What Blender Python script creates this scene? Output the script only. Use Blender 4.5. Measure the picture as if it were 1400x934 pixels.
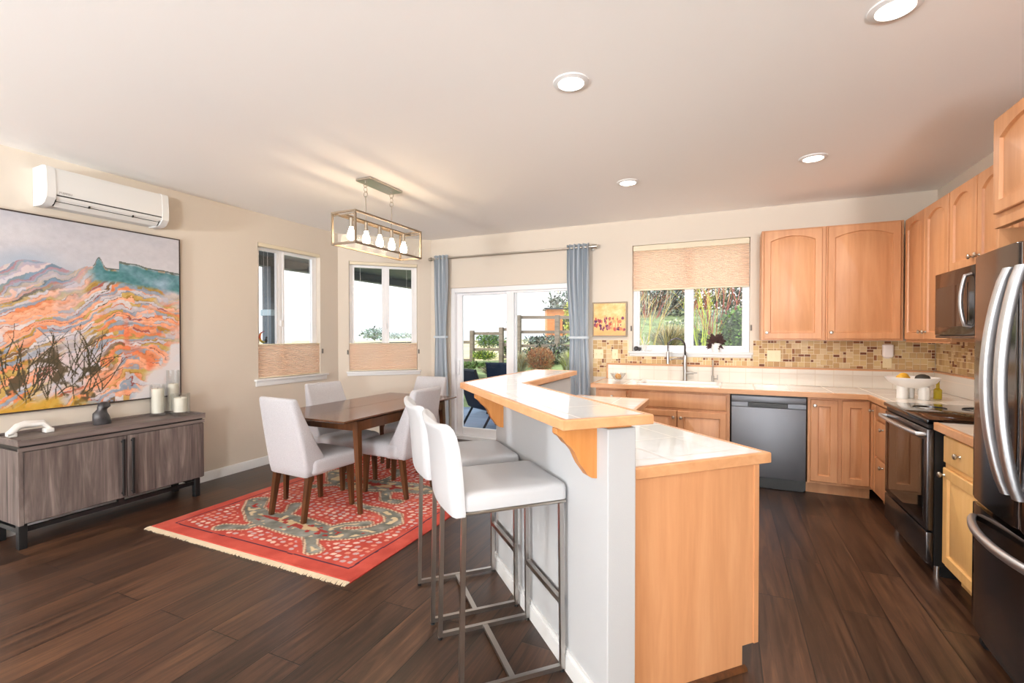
import bpy, bmesh, math, random
import numpy as np
from mathutils import Vector, Matrix
for o in list(bpy.data.objects): bpy.data.objects.remove(o)
sc = bpy.context.scene
RN = random.Random(11)
PI = math.pi
# ---------------------------------------------------------------- camera, world, sun, fill lamps, exposure
CAMZ, YAW, FPX = 1.4155, 0.42488, 643.1
cam = bpy.data.cameras.new('camera'); cam.sensor_width = 36; cam.lens = FPX/1400*36; cam.clip_start = .05; cam.clip_end = 400
co = bpy.data.objects.new('camera', cam); sc.collection.objects.link(co)
co.location = (0, 0, CAMZ); co.rotation_euler = (PI/2 - .0121, 0, YAW); sc.camera = co
sc.view_settings.view_transform = 'Standard'; sc.view_settings.look = 'None'
sc.view_settings.exposure = 0.2; sc.view_settings.gamma = 1; sc.view_settings.use_curve_mapping = False
sc.cycles.use_denoising = True
sc.cycles.max_bounces = 10; sc.cycles.diffuse_bounces = 5; sc.cycles.glossy_bounces = 4; sc.cycles.transparent_max_bounces = 16; sc.cycles.transmission_bounces = 6
sc.cycles.sample_clamp_indirect = 6; sc.cycles.caustics_reflective = False; sc.cycles.caustics_refractive = False
SKY, SUN, BACKFILL, CEILFILL, DOWN, DOWNFAR = 1.6, 2.2, 20, 460, 5, 11
w = bpy.data.worlds.new('sky'); sc.world = w; w.use_nodes = True
nt = w.node_tree; nt.nodes.clear()
wo = nt.nodes.new('ShaderNodeOutputWorld'); bg = nt.nodes.new('ShaderNodeBackground'); bg.inputs['Strength'].default_value = SKY
tc = nt.nodes.new('ShaderNodeTexCoord'); sx = nt.nodes.new('ShaderNodeSeparateXYZ'); cr = nt.nodes.new('ShaderNodeValToRGB')
nt.links.new(tc.outputs['Generated'], sx.inputs[0]); nt.links.new(sx.outputs['Z'], cr.inputs[0])
cr.color_ramp.elements[0].position = 0.0; cr.color_ramp.elements[0].color = (.80, .88, .95, 1)
e = cr.color_ramp.elements.new(.06); e.color = (.97, .99, 1, 1)
cr.color_ramp.elements[-1].position = .7; cr.color_ramp.elements[-1].color = (.80, .89, 1, 1)
nt.links.new(cr.outputs[0], bg.inputs[0]); nt.links.new(bg.outputs[0], wo.inputs[0])
def add_light(name, kind, loc, rot, energy, col=(1, 1, 1), **k):
    l = bpy.data.lights.new(name, kind); l.energy = energy; l.color = col
    for a, b in k.items(): setattr(l, a, b)
    o = bpy.data.objects.new(name, l); sc.collection.objects.link(o); o.location = loc; o.rotation_euler = rot
    return o
add_light('sun', 'SUN', (0, -5, 12), (math.radians(48), 0, math.radians(-28)), SUN, (1, .95, .86), angle=.02)
# added fill lamps standing in for daylight at the unseen rear windows
for x in (-2.9, .15):
    add_light('rear_window_fill', 'AREA', (x, -4.35, 1.35), (PI/2 + math.radians(20), 0, 0), BACKFILL, (1, .98, .96), shape='RECTANGLE', size=2.3, size_y=1.9, spread=2.6)
# two added fill lamps behind the camera, tilted up to brighten the ceiling
for x in (-3.0, 1.2):
    add_light('ceiling_fill', 'AREA', (x, -4.0, 1.3), (PI - math.radians(24), 0, 0), CEILFILL, (.94, .975, 1.0), shape='DISK', size=.6)
# ---------------------------------------------------------------- materials
def lin(c):
    r = []
    for v in c[:3]:
        v /= 255.; r.append(v/12.92 if v <= .04045 else ((v+.055)/1.055)**2.4)
    return (*r, 1)
MATS = {}
def newmat(name):
    m = bpy.data.materials.new(name); m.use_nodes = True
    b = m.node_tree.nodes['Principled BSDF']; MATS[name] = m
    return m, m.node_tree, b
def N(nt, t, **k):
    n = nt.nodes.new(t)
    for a, v in k.items():
        if a in n.inputs: n.inputs[a].default_value = v
        else: setattr(n, a, v)
    return n
def coords(nt, scale=(1, 1, 1), rot=(0, 0, 0), loc=(0, 0, 0)):
    t = N(nt, 'ShaderNodeTexCoord'); mp = N(nt, 'ShaderNodeMapping')
    mp.inputs['Scale'].default_value = scale; mp.inputs['Rotation'].default_value = rot; mp.inputs['Location'].default_value = loc
    nt.links.new(t.outputs['Object'], mp.inputs[0]); return mp
def ramp(nt, stops):
    c = N(nt, 'ShaderNodeValToRGB'); el = c.color_ramp.elements
    while len(el) < len(stops): el.new(.5)
    for e, (p, col) in zip(el, stops): e.position = p; e.color = col if len(col) == 4 else lin(col)
    return c
def plain(name, col, rough=.5, metal=0., spec=.5, var=.0, vscale=20, bump=0., bscale=200, coat=0, sheen=0):
    m, nt, b = newmat(name)
    b.inputs['Base Color'].default_value = lin(col); b.inputs['Roughness'].default_value = rough; b.inputs['Metallic'].default_value = metal
    b.inputs['Specular IOR Level'].default_value = spec; b.inputs['Coat Weight'].default_value = coat; b.inputs['Sheen Weight'].default_value = sheen
    if var:
        mp = coords(nt); n = N(nt, 'ShaderNodeTexNoise', Scale=vscale, Detail=5.)
        lo = tuple(max(0, c*(1-var)) for c in col); hi = tuple(min(255, c*(1+var)) for c in col)
        r = ramp(nt, [(.3, lo), (.7, hi)])
        nt.links.new(mp.outputs[0], n.inputs['Vector']); nt.links.new(n.outputs[0], r.inputs[0]); nt.links.new(r.outputs[0], b.inputs['Base Color'])
    if bump:
        mp = coords(nt); n = N(nt, 'ShaderNodeTexNoise', Scale=float(bscale), Detail=3.); bp = N(nt, 'ShaderNodeBump', Strength=bump, Distance=.003)
        nt.links.new(mp.outputs[0], n.inputs['Vector']); nt.links.new(n.outputs[0], bp.inputs['Height']); nt.links.new(bp.outputs[0], b.inputs['Normal'])
    return m
def wood(name, cols, axis=2, rough=.4, scale=1., coat=0., fine=1.):
    m, nt, b = newmat(name); s = [14*scale]*3; s[axis] = 1.1*scale
    mp = coords(nt, s); n = N(nt, 'ShaderNodeTexNoise', Scale=1., Detail=8., Roughness=.58, Distortion=.7*fine)
    mp2 = coords(nt, [x*5 for x in s]); n2 = N(nt, 'ShaderNodeTexNoise', Scale=1., Detail=4.)
    mx = N(nt, 'ShaderNodeMath', operation='MULTIPLY_ADD'); mx.inputs[1].default_value = .3
    r = ramp(nt, [(.45 + .5*i/(len(cols)-1), c) for i, c in enumerate(cols)])
    L = nt.links.new
    L(mp.outputs[0], n.inputs['Vector']); L(mp2.outputs[0], n2.inputs['Vector']); L(n2.outputs[0], mx.inputs[0]); L(n.outputs[0], mx.inputs[2]); L(mx.outputs[0], r.inputs[0]); L(r.outputs[0], b.inputs['Base Color'])
    b.inputs['Roughness'].default_value = rough; b.inputs['Coat Weight'].default_value = coat; b.inputs['Coat Roughness'].default_value = .2
    return m
def tile(name, col, col2, grout, size, rot=0., rough=.08, loc=(0, 0, 0), coordrot=None, mortar=.004):
    m, nt, b = newmat(name); L = nt.links.new
    mp = coords(nt, (1, 1, 1), coordrot or (0, 0, rot), loc)
    br = N(nt, 'ShaderNodeTexBrick', offset=0., squash=1.)
    for k, v in {'Scale': 1., 'Mortar Size': mortar, 'Mortar Smooth': .1, 'Brick Width': size, 'Row Height': size}.items(): br.inputs[k].default_value = v
    br.inputs['Color1'].default_value = lin(col); br.inputs['Color2'].default_value = lin(col2); br.inputs['Mortar'].default_value = lin(grout)
    L(mp.outputs[0], br.inputs['Vector']); L(br.outputs['Color'], b.inputs['Base Color'])
    rr = N(nt, 'ShaderNodeMapRange'); rr.inputs['To Min'].default_value = rough; rr.inputs['To Max'].default_value = .6
    L(br.outputs['Fac'], rr.inputs[0]); L(rr.outputs[0], b.inputs['Roughness'])
    n = N(nt, 'ShaderNodeTexNoise', Scale=9., Detail=2.); bp = N(nt, 'ShaderNodeBump', Strength=.12, Distance=.004); L(mp.outputs[0], n.inputs['Vector']); L(n.outputs[0], bp.inputs['Height']); L(bp.outputs[0], b.inputs['Normal'])
    return m
def glass(name, tint=(1, 1, 1, 1), refl=.022, rough=0., fk=.22):
    m, nt, b = newmat(name); nt.nodes.remove(b); L = nt.links.new
    out = nt.nodes['Material Output']; t = N(nt, 'ShaderNodeBsdfTransparent'); t.inputs[0].default_value = tint
    g = N(nt, 'ShaderNodeBsdfGlossy'); g.inputs['Roughness'].default_value = rough
    lw = N(nt, 'ShaderNodeLayerWeight'); lw.inputs[0].default_value = .35
    mu = N(nt, 'ShaderNodeMath', operation='MULTIPLY_ADD'); mu.inputs[1].default_value = fk; mu.inputs[2].default_value = refl*.5
    mix = N(nt, 'ShaderNodeMixShader'); L(lw.outputs['Fresnel'], mu.inputs[0]); L(mu.outputs[0], mix.inputs[0]); L(t.outputs[0], mix.inputs[1]); L(g.outputs[0], mix.inputs[2]); L(mix.outputs[0], out.inputs[0])
    return m
def attrmat(name, rough=.8, bump=0., bscale=300, spec=.3):
    m, nt, b = newmat(name); a = N(nt, 'ShaderNodeVertexColor'); a.layer_name = 'Col'
    nt.links.new(a.outputs[0], b.inputs['Base Color']); b.inputs['Roughness'].default_value = rough; b.inputs['Specular IOR Level'].default_value = spec
    if bump:
        mp = coords(nt); n = N(nt, 'ShaderNodeTexNoise', Scale=float(bscale)); bp = N(nt, 'ShaderNodeBump', Strength=bump, Distance=.004)
        nt.links.new(mp.outputs[0], n.inputs['Vector']); nt.links.new(n.outputs[0], bp.inputs['Height']); nt.links.new(bp.outputs[0], b.inputs['Normal'])
    return m
def emit(name, col, s):
    m, nt, b = newmat(name); b.inputs['Base Color'].default_value = lin(col); b.inputs['Emission Color'].default_value = lin(col); b.inputs['Emission Strength'].default_value = s; return m
def translucent(name, col, f=.45):
    m, nt, b = newmat(name); nt.nodes.remove(b); L = nt.links.new
    d = N(nt, 'ShaderNodeBsdfDiffuse'); t = N(nt, 'ShaderNodeBsdfTranslucent'); d.inputs[0].default_value = lin(col); t.inputs[0].default_value = lin(col)
    mx = N(nt, 'ShaderNodeMixShader'); mx.inputs[0].default_value = f; L(d.outputs[0], mx.inputs[1]); L(t.outputs[0], mx.inputs[2]); L(mx.outputs[0], nt.nodes['Material Output'].inputs[0]); return m
def floor_mat():
    m, nt, b = newmat('plank_floor'); L = nt.links.new
    mp = coords(nt, (1, 1, 1), (0, 0, PI/2), (0, .05, 0))
    br = N(nt, 'ShaderNodeTexBrick', offset=.37, offset_frequency=2, squash=1.)
    for k, v in {'Scale': 1., 'Mortar Size': .0030, 'Mortar Smooth': .2, 'Brick Width': 1.45, 'Row Height': .2, 'Bias': 0.}.items(): br.inputs[k].default_value = v
    br.inputs['Color1'].default_value = (0, 0, 0, 1); br.inputs['Color2'].default_value = (1, 1, 1, 1); br.inputs['Mortar'].default_value = (.5, .5, .5, 1)
    L(mp.outputs[0], br.inputs['Vector'])
    g = coords(nt, (22, 1.4, 1)); ad = N(nt, 'ShaderNodeVectorMath', operation='MULTIPLY_ADD'); ad.inputs[1].default_value = (7, 3, 5)
    L(br.outputs['Color'], ad.inputs[0]); L(g.outputs[0], ad.inputs[2])
    n = N(nt, 'ShaderNodeTexNoise', Scale=1., Detail=9., Roughness=.65, Distortion=.9); L(ad.outputs[0], n.inputs['Vector'])
    r = ramp(nt, [(.30, (29, 19, 14)), (.48, (54, 36, 26)), (.62, (78, 53, 38)), (.8, (104, 73, 51))]); 
    big = coords(nt, (1.5, .8, 1)); nb = N(nt, 'ShaderNodeTexNoise', Scale=1., Detail=3.); L(big.outputs[0], nb.inputs['Vector'])
    a1 = N(nt, 'ShaderNodeMath', operation='MULTIPLY_ADD'); a1.inputs[1].default_value = .16; L(br.outputs['Color'], a1.inputs[0]); L(n.outputs[0], a1.inputs[2])
    a2 = N(nt, 'ShaderNodeMath', operation='MULTIPLY_ADD'); a2.inputs[1].default_value = .3; L(nb.outputs[0], a2.inputs[0]); L(a1.outputs[0], a2.inputs[2])
    a3 = N(nt, 'ShaderNodeMath', operation='SUBTRACT'); a3.inputs[1].default_value = .2; L(a2.outputs[0], a3.inputs[0]); L(a3.outputs[0], r.inputs[0])
    mx = N(nt, 'ShaderNodeMixRGB'); mx.inputs[2].default_value = lin((22, 14, 11)); L(br.outputs['Fac'], mx.inputs[0]); L(r.outputs[0], mx.inputs[1]); L(mx.outputs[0], b.inputs['Base Color'])
    rr = N(nt, 'ShaderNodeMapRange'); rr.inputs['To Min'].default_value = .24; rr.inputs['To Max'].default_value = .42; L(n.outputs[0], rr.inputs[0]); L(rr.outputs[0], b.inputs['Roughness'])
    bp = N(nt, 'ShaderNodeBump', Strength=.25, Distance=.002); iv = N(nt, 'ShaderNodeMath', operation='SUBTRACT'); L(n.outputs[0], iv.inputs[0]); L(br.outputs['Fac'], iv.inputs[1]); L(iv.outputs[0], bp.inputs['Height']); L(bp.outputs[0], b.inputs['Normal'])
    b.inputs['Specular IOR Level'].default_value = .45
    return m
M = dict(
 floor=floor_mat(),
 wall=plain('wall_paint', (217, 206, 192), .85, bump=.12, bscale=260), ceil=plain('ceiling_paint', (250, 248, 246), .9, bump=.1, bscale=220),
 white=plain('white_trim', (228, 228, 228), .45), vinyl=plain('white_vinyl', (240, 240, 242), .35),
 barwall=plain('bar_wall_paint', (184, 185, 187), .8, bump=.12, bscale=260),
 maple=wood('maple', [(194, 136, 92), (206, 149, 105), (216, 162, 118)], 2, .42, .8),
 mapleH=wood('maple_trim', [(200, 144, 98), (212, 157, 112), (220, 170, 127)], 0, .38, .8),
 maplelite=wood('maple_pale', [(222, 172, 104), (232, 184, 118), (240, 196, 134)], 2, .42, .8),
 corbel=wood('honey_wood', [(184, 118, 58), (200, 135, 74), (210, 148, 88)], 2, .4, 1.),
 walnut=wood('walnut', [(58, 32, 16), (86, 50, 25), (106, 66, 36)], 2, .35, 1.4), walnutT=wood('walnut_top', [(74, 48, 34), (98, 66, 47), (118, 82, 60)], 1, .18, 1.2),
 greywood=wood('grey_oak', [(60, 50, 48), (108, 96, 92), (156, 143, 137)], 2, .55, .8, fine=2.2), greywoodH=wood('grey_oak_top', [(84, 74, 72), (112, 100, 96), (132, 120, 114)], 1, .5, .9),
 black=plain('black_metal', (22, 22, 23), .4, .0), blackglass=plain('black_glass', (8, 8, 9), .04, 0, .8), rubber=plain('black_rubber', (16, 16, 17), .7),
 steel=plain('brushed_steel', (186, 182, 178), .28, 1.), nickel=plain('satin_nickel', (196, 190, 180), .3, 1.), bronze=plain('pewter_frame', (138, 122, 104), .5, .4), chrome=plain('chrome', (220, 220, 222), .12, 1.),
 dsteel=plain('black_stainless', (104, 102, 104), .26, .95), fridge=plain('fridge_black_stainless', (78, 72, 70), .11, .95), hsteel=plain('handle_steel', (206, 209, 214), .36, 1.), dwsteel=plain('dishwasher_steel', (126, 128, 134), .52, .95),
 tileA=tile('bar_tile_diagonal', (226, 225, 222), (221, 219, 215), (206, 202, 196), .305, PI/4), tileB=tile('bar_tile', (226, 225, 222), (221, 219, 215), (206, 202, 196), .305, 0, loc=(.1, .05, 0)),
 tileC=tile('worktop_tile', (236, 226, 214), (232, 221, 208), (208, 200, 190), .305, 0, rough=.1, loc=(.12, .1, 0)),
 splashF=tile('splash_tile', (238, 232, 222), (234, 227, 216), (222, 212, 198), .155, 0, rough=.12, coordrot=(PI/2, 0, 0), loc=(.03, .004, 0)), splashR=tile('splash_tile_side', (238, 232, 222), (234, 227, 216), (222, 212, 198), .155, 0, rough=.12, coordrot=(PI/2, 0, PI/2)),
 grout=plain('mosaic_grout', (236, 220, 190), .8),
 mos=[plain('mosaic_%s' % n, c, .5, spec=.25) for n, c in (('sand', (206, 177, 128)), ('honey', (192, 158, 110)), ('beige', (214, 189, 148)), ('tan', (178, 142, 98)), ('brown', (116, 68, 42)), ('umber', (144, 92, 56)))],
 fabric=plain('grey_linen', (184, 182, 186), .95, var=.05, vscale=160, bump=.35, bscale=700, sheen=.2), leather=plain('white_leather', (192, 193, 196), .42, bump=.05, bscale=120),
 curtain=plain('blue_grey_cloth', (170, 179, 188), .9, sheen=.2), shade=translucent('shade_cloth', (255, 239, 224), .66), shaderail=plain('shade_rail', (226, 214, 188), .5),
 pane=glass('window_pane'), clear=glass('clear_glass', (.985, .99, .99, 1), .002, fk=.008), glassthick=glass('candle_glass', (.975, .982, .982, 1), .12), acwhite=plain('ac_white', (222, 221, 218), .35), acdark=plain('ac_slot', (40, 36, 34), .6),
 bulb=emit('bulb_glow', (255, 224, 184), 48), led=emit('downlight_lens', (255, 246, 232), 9),
 wax=plain('candle_wax', (244, 238, 222), .5), stone=plain('dark_stone', (52, 50, 52), .35, var=.3, vscale=30), driftw=plain('white_ceramic_matte', (226, 224, 220), .7), ceramic=plain('white_ceramic', (242, 240, 236), .3), plate=plain('switch_plate', (232, 216, 176), .4), plasticw=plain('white_plastic', (246, 238, 234), .45),
 deck=wood('deck_boards', [(92, 112, 140), (112, 132, 160), (130, 150, 176)], 0, .5, .7), navy=plain('navy_sling', (30, 48, 72), .6), navyframe=plain('outdoor_frame', (20, 28, 38), .5),
 fence=wood('weathered_fence', [(112, 100, 88), (136, 122, 108), (152, 138, 122)], 0, .8, 1.), cedar=wood('cedar_siding', [(196, 118, 66), (212, 134, 80), (224, 150, 94)], 0, .6, .5), slate=plain('slate_paint', (54, 66, 76), .5), soffit=plain('soffit_paint', (62, 70, 76), .55),
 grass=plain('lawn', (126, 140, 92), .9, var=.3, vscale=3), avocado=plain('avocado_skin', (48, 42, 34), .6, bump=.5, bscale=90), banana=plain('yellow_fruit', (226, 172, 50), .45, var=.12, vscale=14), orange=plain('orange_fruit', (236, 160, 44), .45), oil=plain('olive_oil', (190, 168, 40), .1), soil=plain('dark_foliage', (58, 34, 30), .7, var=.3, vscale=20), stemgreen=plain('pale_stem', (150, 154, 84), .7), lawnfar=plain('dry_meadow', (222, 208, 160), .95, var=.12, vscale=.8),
)
def leafm(name, col, var=.35): 
    m, nt, b = newmat(name); 
    g = N(nt, 'ShaderNodeNewGeometry'); r = ramp(nt, [(0, tuple(c*(1-var) for c in col)), (1, tuple(min(255, c*(1+var)) for c in col))])
    nt.links.new(g.outputs['Random Per Island'], r.inputs[0]); nt.links.new(r.outputs[0], b.inputs['Base Color']); b.inputs['Roughness'].default_value = .7; return m
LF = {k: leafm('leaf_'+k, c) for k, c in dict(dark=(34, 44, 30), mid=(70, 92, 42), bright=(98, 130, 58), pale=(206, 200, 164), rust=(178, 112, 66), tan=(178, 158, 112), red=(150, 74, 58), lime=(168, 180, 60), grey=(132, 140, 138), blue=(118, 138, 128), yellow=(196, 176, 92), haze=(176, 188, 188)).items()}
# ---------------------------------------------------------------- mesh helpers
W = {}
def BM(): return bmesh.new()
def xf(bm, verts, m):
    if m is not None: bmesh.ops.transform(bm, matrix=m, verts=verts)
def box(bm, x0, x1, y0, y1, z0, z1, bev=0., seg=2, mi=0, m=None):
    mt = Matrix.Translation(((x0+x1)/2, (y0+y1)/2, (z0+z1)/2)) @ Matrix.Diagonal((x1-x0, y1-y0, z1-z0, 1))
    vs = bmesh.ops.create_cube(bm, size=1, matrix=mt)['verts']
    fs = list({f for v in vs for f in v.link_faces})
    for f in fs: f.material_index = mi
    if bev:
        es = list({e for v in vs for e in v.link_edges})
        r = bmesh.ops.bevel(bm, geom=es, offset=bev, segments=seg, profile=.5, affect='EDGES')
        vs = list({v for f in r['faces'] for v in f.verts} | {v for v in vs if v.is_valid})
    xf(bm, vs, m)
def loft(bm, loops, cap=True, closed=True, mi=0, m=None, ring=False):
    vl = [[bm.verts.new(p) for p in l] for l in loops]; n = len(vl[0])
    prs = list(zip(vl, vl[1:])) + ([(vl[-1], vl[0])] if ring else [])
    for a, b in prs:
        for i in range(n if closed else n-1):
            j = (i+1) % n
            try: f = bm.faces.new((a[i], a[j], b[j], b[i])); f.material_index = mi
            except ValueError: pass
    if cap and closed and not ring:
        for l in (vl[0][::-1], vl[-1]):
            f = bm.faces.new(l); f.material_index = mi
    xf(bm, [v for l in vl for v in l], m); return vl
def prism(bm, poly, z0, z1, mi=0, bev=0., m=None):
    lo = [(x, y, z0) for x, y in poly]; hi = [(x, y, z1) for x, y in poly]
    a = sum(poly[i][0]*poly[(i+1) % len(poly)][1]-poly[(i+1) % len(poly)][0]*poly[i][1] for i in range(len(poly)))
    if a < 0: lo.reverse(); hi.reverse()
    vl = loft(bm, [lo, hi], mi=mi)
    vs = [v for l in vl for v in l]
    if bev:
        es = list({e for v in vs for e in v.link_edges}); r = bmesh.ops.bevel(bm, geom=es, offset=bev, segments=2, profile=.5, affect='EDGES')
        vs = list({v for f in r['faces'] for v in f.verts} | {v for v in vs if v.is_valid})
    xf(bm, vs, m)
def circ(c, r, ax, n):
    ax = Vector(ax).normalized(); u = ax.orthogonal().normalized(); v = ax.cross(u)
    return [Vector(c) + (u*math.cos(2*PI*i/n) + v*math.sin(2*PI*i/n))*r for i in range(n)]
def cyl(bm, p0, p1, r0, r1=None, n=16, mi=0, m=None):
    ax = Vector(p1)-Vector(p0); loft(bm, [circ(p0, r0, ax, n), circ(p1, r0 if r1 is None else r1, ax, n)], mi=mi, m=m)
def tube(bm, pts, r, n=8, closed=False, mi=0, m=None, flat=1.):
    P = [Vector(p) for p in pts]; k = len(P); loops = []; u = None
    for i in range(k):
        a = P[(i-1) % k] if (closed or i) else P[0]; b = P[(i+1) % k] if (closed or i < k-1) else P[-1]
        t = (b-a).normalized()
        u = t.orthogonal().normalized() if u is None else (u - t*u.dot(t)).normalized()
        v = t.cross(u); rr = r[i] if isinstance(r, (list, tuple)) else r
        loops.append([P[i] + (u*math.cos(2*PI*j/n) + v*flat*math.sin(2*PI*j/n))*rr for j in range(n)])
    loft(bm, loops, cap=not closed, ring=closed, mi=mi, m=m)
def lathe(bm, prof, c=(0, 0, 0), n=32, mi=0, m=None, sx=1., sy=1., ring=False):
    loops = [[(c[0]+r*sx*math.cos(2*PI*i/n), c[1]+r*sy*math.sin(2*PI*i/n), c[2]+z) for i in range(n)] for r, z in prof]
    loft(bm, loops, mi=mi, m=m, ring=ring)
def blob(bm, c, rx, ry, rz, sub=2, noise=0., mi=0, m=None, seed=1):
    vs = bmesh.ops.create_icosphere(bm, subdivisions=sub, radius=1)['verts']; rn = random.Random(seed)
    for v in vs:
        k = 1 + noise*(rn.random()-.5)*2; v.co = Vector((c[0]+v.co.x*rx*k, c[1]+v.co.y*ry*k, c[2]+v.co.z*rz*k))
    for f in {f for v in vs for f in v.link_faces}: f.material_index = mi
    xf(bm, vs, m)
def rrect(w, d, r, z, cx=0, cy=0, n=4):
    p = []
    for sx_, sy_, a0 in ((1, 1, 0), (-1, 1, 90), (-1, -1, 180), (1, -1, 270)):
        for i in range(n+1):
            a = math.radians(a0+90*i/n); p.append((cx+sx_*(w/2-r)+r*math.cos(a), cy+sy_*(d/2-r)+r*math.sin(a), z))
    return p
def beam(bm, a, b, wd, m=None, w2=None, up=(0, 0, 1), bev=0):
    a, b = Vector(a), Vector(b); t = (b-a).normalized(); u = Vector(up).cross(t)
    u = u.normalized() if u.length > 1e-4 else Vector((1, 0, 0)); v = t.cross(u)
    def sq(p, s): return [p + (u*i*s[0] + v*j*s[1])/2 for i, j in ((-1, -1), (1, -1), (1, 1), (-1, 1))]
    s1 = wd if isinstance(wd, tuple) else (wd, wd); s2 = s1 if w2 is None else (w2 if isinstance(w2, tuple) else (w2, w2))
    loft(bm, [sq(a, s1), sq(b, s2)], m=m)
def finish(name, bm, mats, parent=None, smooth=38., origin=True, recalc=True):
    if recalc: bmesh.ops.recalc_face_normals(bm, faces=bm.faces)
    me = bpy.data.meshes.new(name); bm.to_mesh(me); bm.free()
    for mt in (mats if isinstance(mats, (list, tuple)) else [mats]): me.materials.append(mt)
    if smooth:
        me.polygons.foreach_set('use_smooth', [True]*len(me.polygons)); me.set_sharp_from_angle(angle=math.radians(smooth))
    o = bpy.data.objects.new(name, me); sc.collection.objects.link(o)
    if parent is not None:
        o.parent = parent; W[o] = W[parent]; me.transform(W[parent].inverted())
    elif origin:
        n = len(me.vertices); a = np.empty(n*3); me.vertices.foreach_get('co', a); a = a.reshape(-1, 3)
        c = Vector(((a[:, 0].min()+a[:, 0].max())/2, (a[:, 1].min()+a[:, 1].max())/2, a[:, 2].min()))
        me.transform(Matrix.Translation(-c)); o.location = c; W[o] = Matrix.Translation(c)
    else: W[o] = Matrix.Identity(4)
    return o
def tag(o, label, cat, group=None, kind=None):
    o['label'] = label; o['category'] = cat
    if group: o['group'] = group
    if kind: o['kind'] = kind
    return o
def thing(name, label, cat, loc, rz=0., group=None):
    o = bpy.data.objects.new(name, None); sc.collection.objects.link(o); o.empty_display_size = .1
    o.location = loc; o.rotation_euler = (0, 0, rz); W[o] = Matrix.Translation(loc) @ Matrix.Rotation(rz, 4, 'Z')
    return tag(o, label, cat, group)
def struct(name, bm, mats, parent=None, **k):
    o = finish(name, bm, mats, parent, origin=False, **k)
    if parent is None: o['kind'] = 'structure'
    return o
def sroot(name, loc):
    o = bpy.data.objects.new(name, None); sc.collection.objects.link(o); o.location = loc; W[o] = Matrix.Translation(loc); o['kind'] = 'structure'; return o
def dup(root, loc, rz, label, group=None):
    r = root.copy(); sc.collection.objects.link(r); r.location = loc; r.rotation_euler = (0, 0, rz); r['label'] = label
    if group: r['group'] = group
    for ch in list(root.children):
        c = ch.copy(); sc.collection.objects.link(c); c.parent = r
        for g in ch.children:
            d = g.copy(); sc.collection.objects.link(d); d.parent = c
    return r
def place(x, y, deg, z=0.): return Matrix.Translation((x, y, z)) @ Matrix.Rotation(math.radians(deg), 4, 'Z')
def LM(root): return W[root]
R2 = math.sqrt(.5)
def ST(s, t): return ((t-s)*R2, (t+s)*R2)
XL, XR, YF, YB, HC = -4.6, 1.763, 5.523, -4.5, 2.747
# ---------------------------------------------------------------- room shell
def wallgrid(L, H, th, holes, m, name, x0=0.):
    bm = BM(); xs = sorted({x0, L} | {h[0] for h in holes} | {h[1] for h in holes}); zs = sorted({0, H} | {h[2] for h in holes} | {h[3] for h in holes})
    for a, b in zip(xs, xs[1:]):
        for c, d in zip(zs, zs[1:]):
            if not any(h[0] <= (a+b)/2 <= h[1] and h[2] <= (c+d)/2 <= h[3] for h in holes): box(bm, a, b, 0, th, c, d)
    bmesh.ops.transform(bm, matrix=m, verts=bm.verts); bmesh.ops.remove_doubles(bm, verts=bm.verts, dist=1e-5)
    return struct(name, bm, M['wall'], smooth=0)
bm = BM(); prism(bm, [(XL-.2, YB-.2), (XR+.2, YB-.2), (XR+.2, YF+.18), (-3.66, YF+.18), (-3.74, YF), (XL, 4.66), (XL-.2, 4.6)], -.12, 0); struct('floor', bm, M['floor'], smooth=0)
bm = BM(); prism(bm, [(XL-.2, YB-.2), (XR+.2, YB-.2), (XR+.2, YF+.2), (-3.7, YF+.2), (XL-.2, 4.7)], HC, HC+.25); struct('ceiling', bm, M['ceil'], smooth=0)
mL = place(XL, YB, 90); wallgrid(4.66-YB, HC, .16, [(3.505-YB, 4.364-YB, .94, 2.43)], mL, 'wall_left')
mBay = place(XL, 4.66, 45); BL = 1.22; wallgrid(BL, HC, .16, [(.135, 1.03, .94, 2.40)], mBay, 'wall_bay')
mF = place(-3.74, YF, 0); wallgrid(XR+3.74, HC, .16, [(-3.43+3.74, -1.50+3.74, 0, 2.065), (-.975+3.74, .238+3.74, 1.235, 2.452)], mF, 'wall_far')
mR = place(XR, YF, -90); wallgrid(YF-YB, HC, .16, [], mR, 'wall_right', x0=-.16)
mBk = place(XR, YB, 180); wallgrid(XR-XL+.16, HC, .16, [(.5, 2.75, .5, 2.35), (3.5, 5.9, .5, 2.35)], mBk, 'wall_back')
def baseboard(name, m, segs):
    bm = BM()
    for a, b in segs: loft(bm, [[(x, -.001, 0), (x, -.015, 0), (x, -.015, .07), (x, -.009, .088), (x, -.001, .092)] for x in (a, b)], m=m)
    struct(name, bm, M['white'], smooth=25)
baseboard('baseboard_left', mL, [(0, 4.66-YB)]); baseboard('baseboard_bay', mBay, [(.003, BL-.003)]); baseboard('baseboard_far', mF, [(.0, .31), (2.24, 2.42)]); baseboard('baseboard_back', mBk, [(0, XR-XL)])
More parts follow.
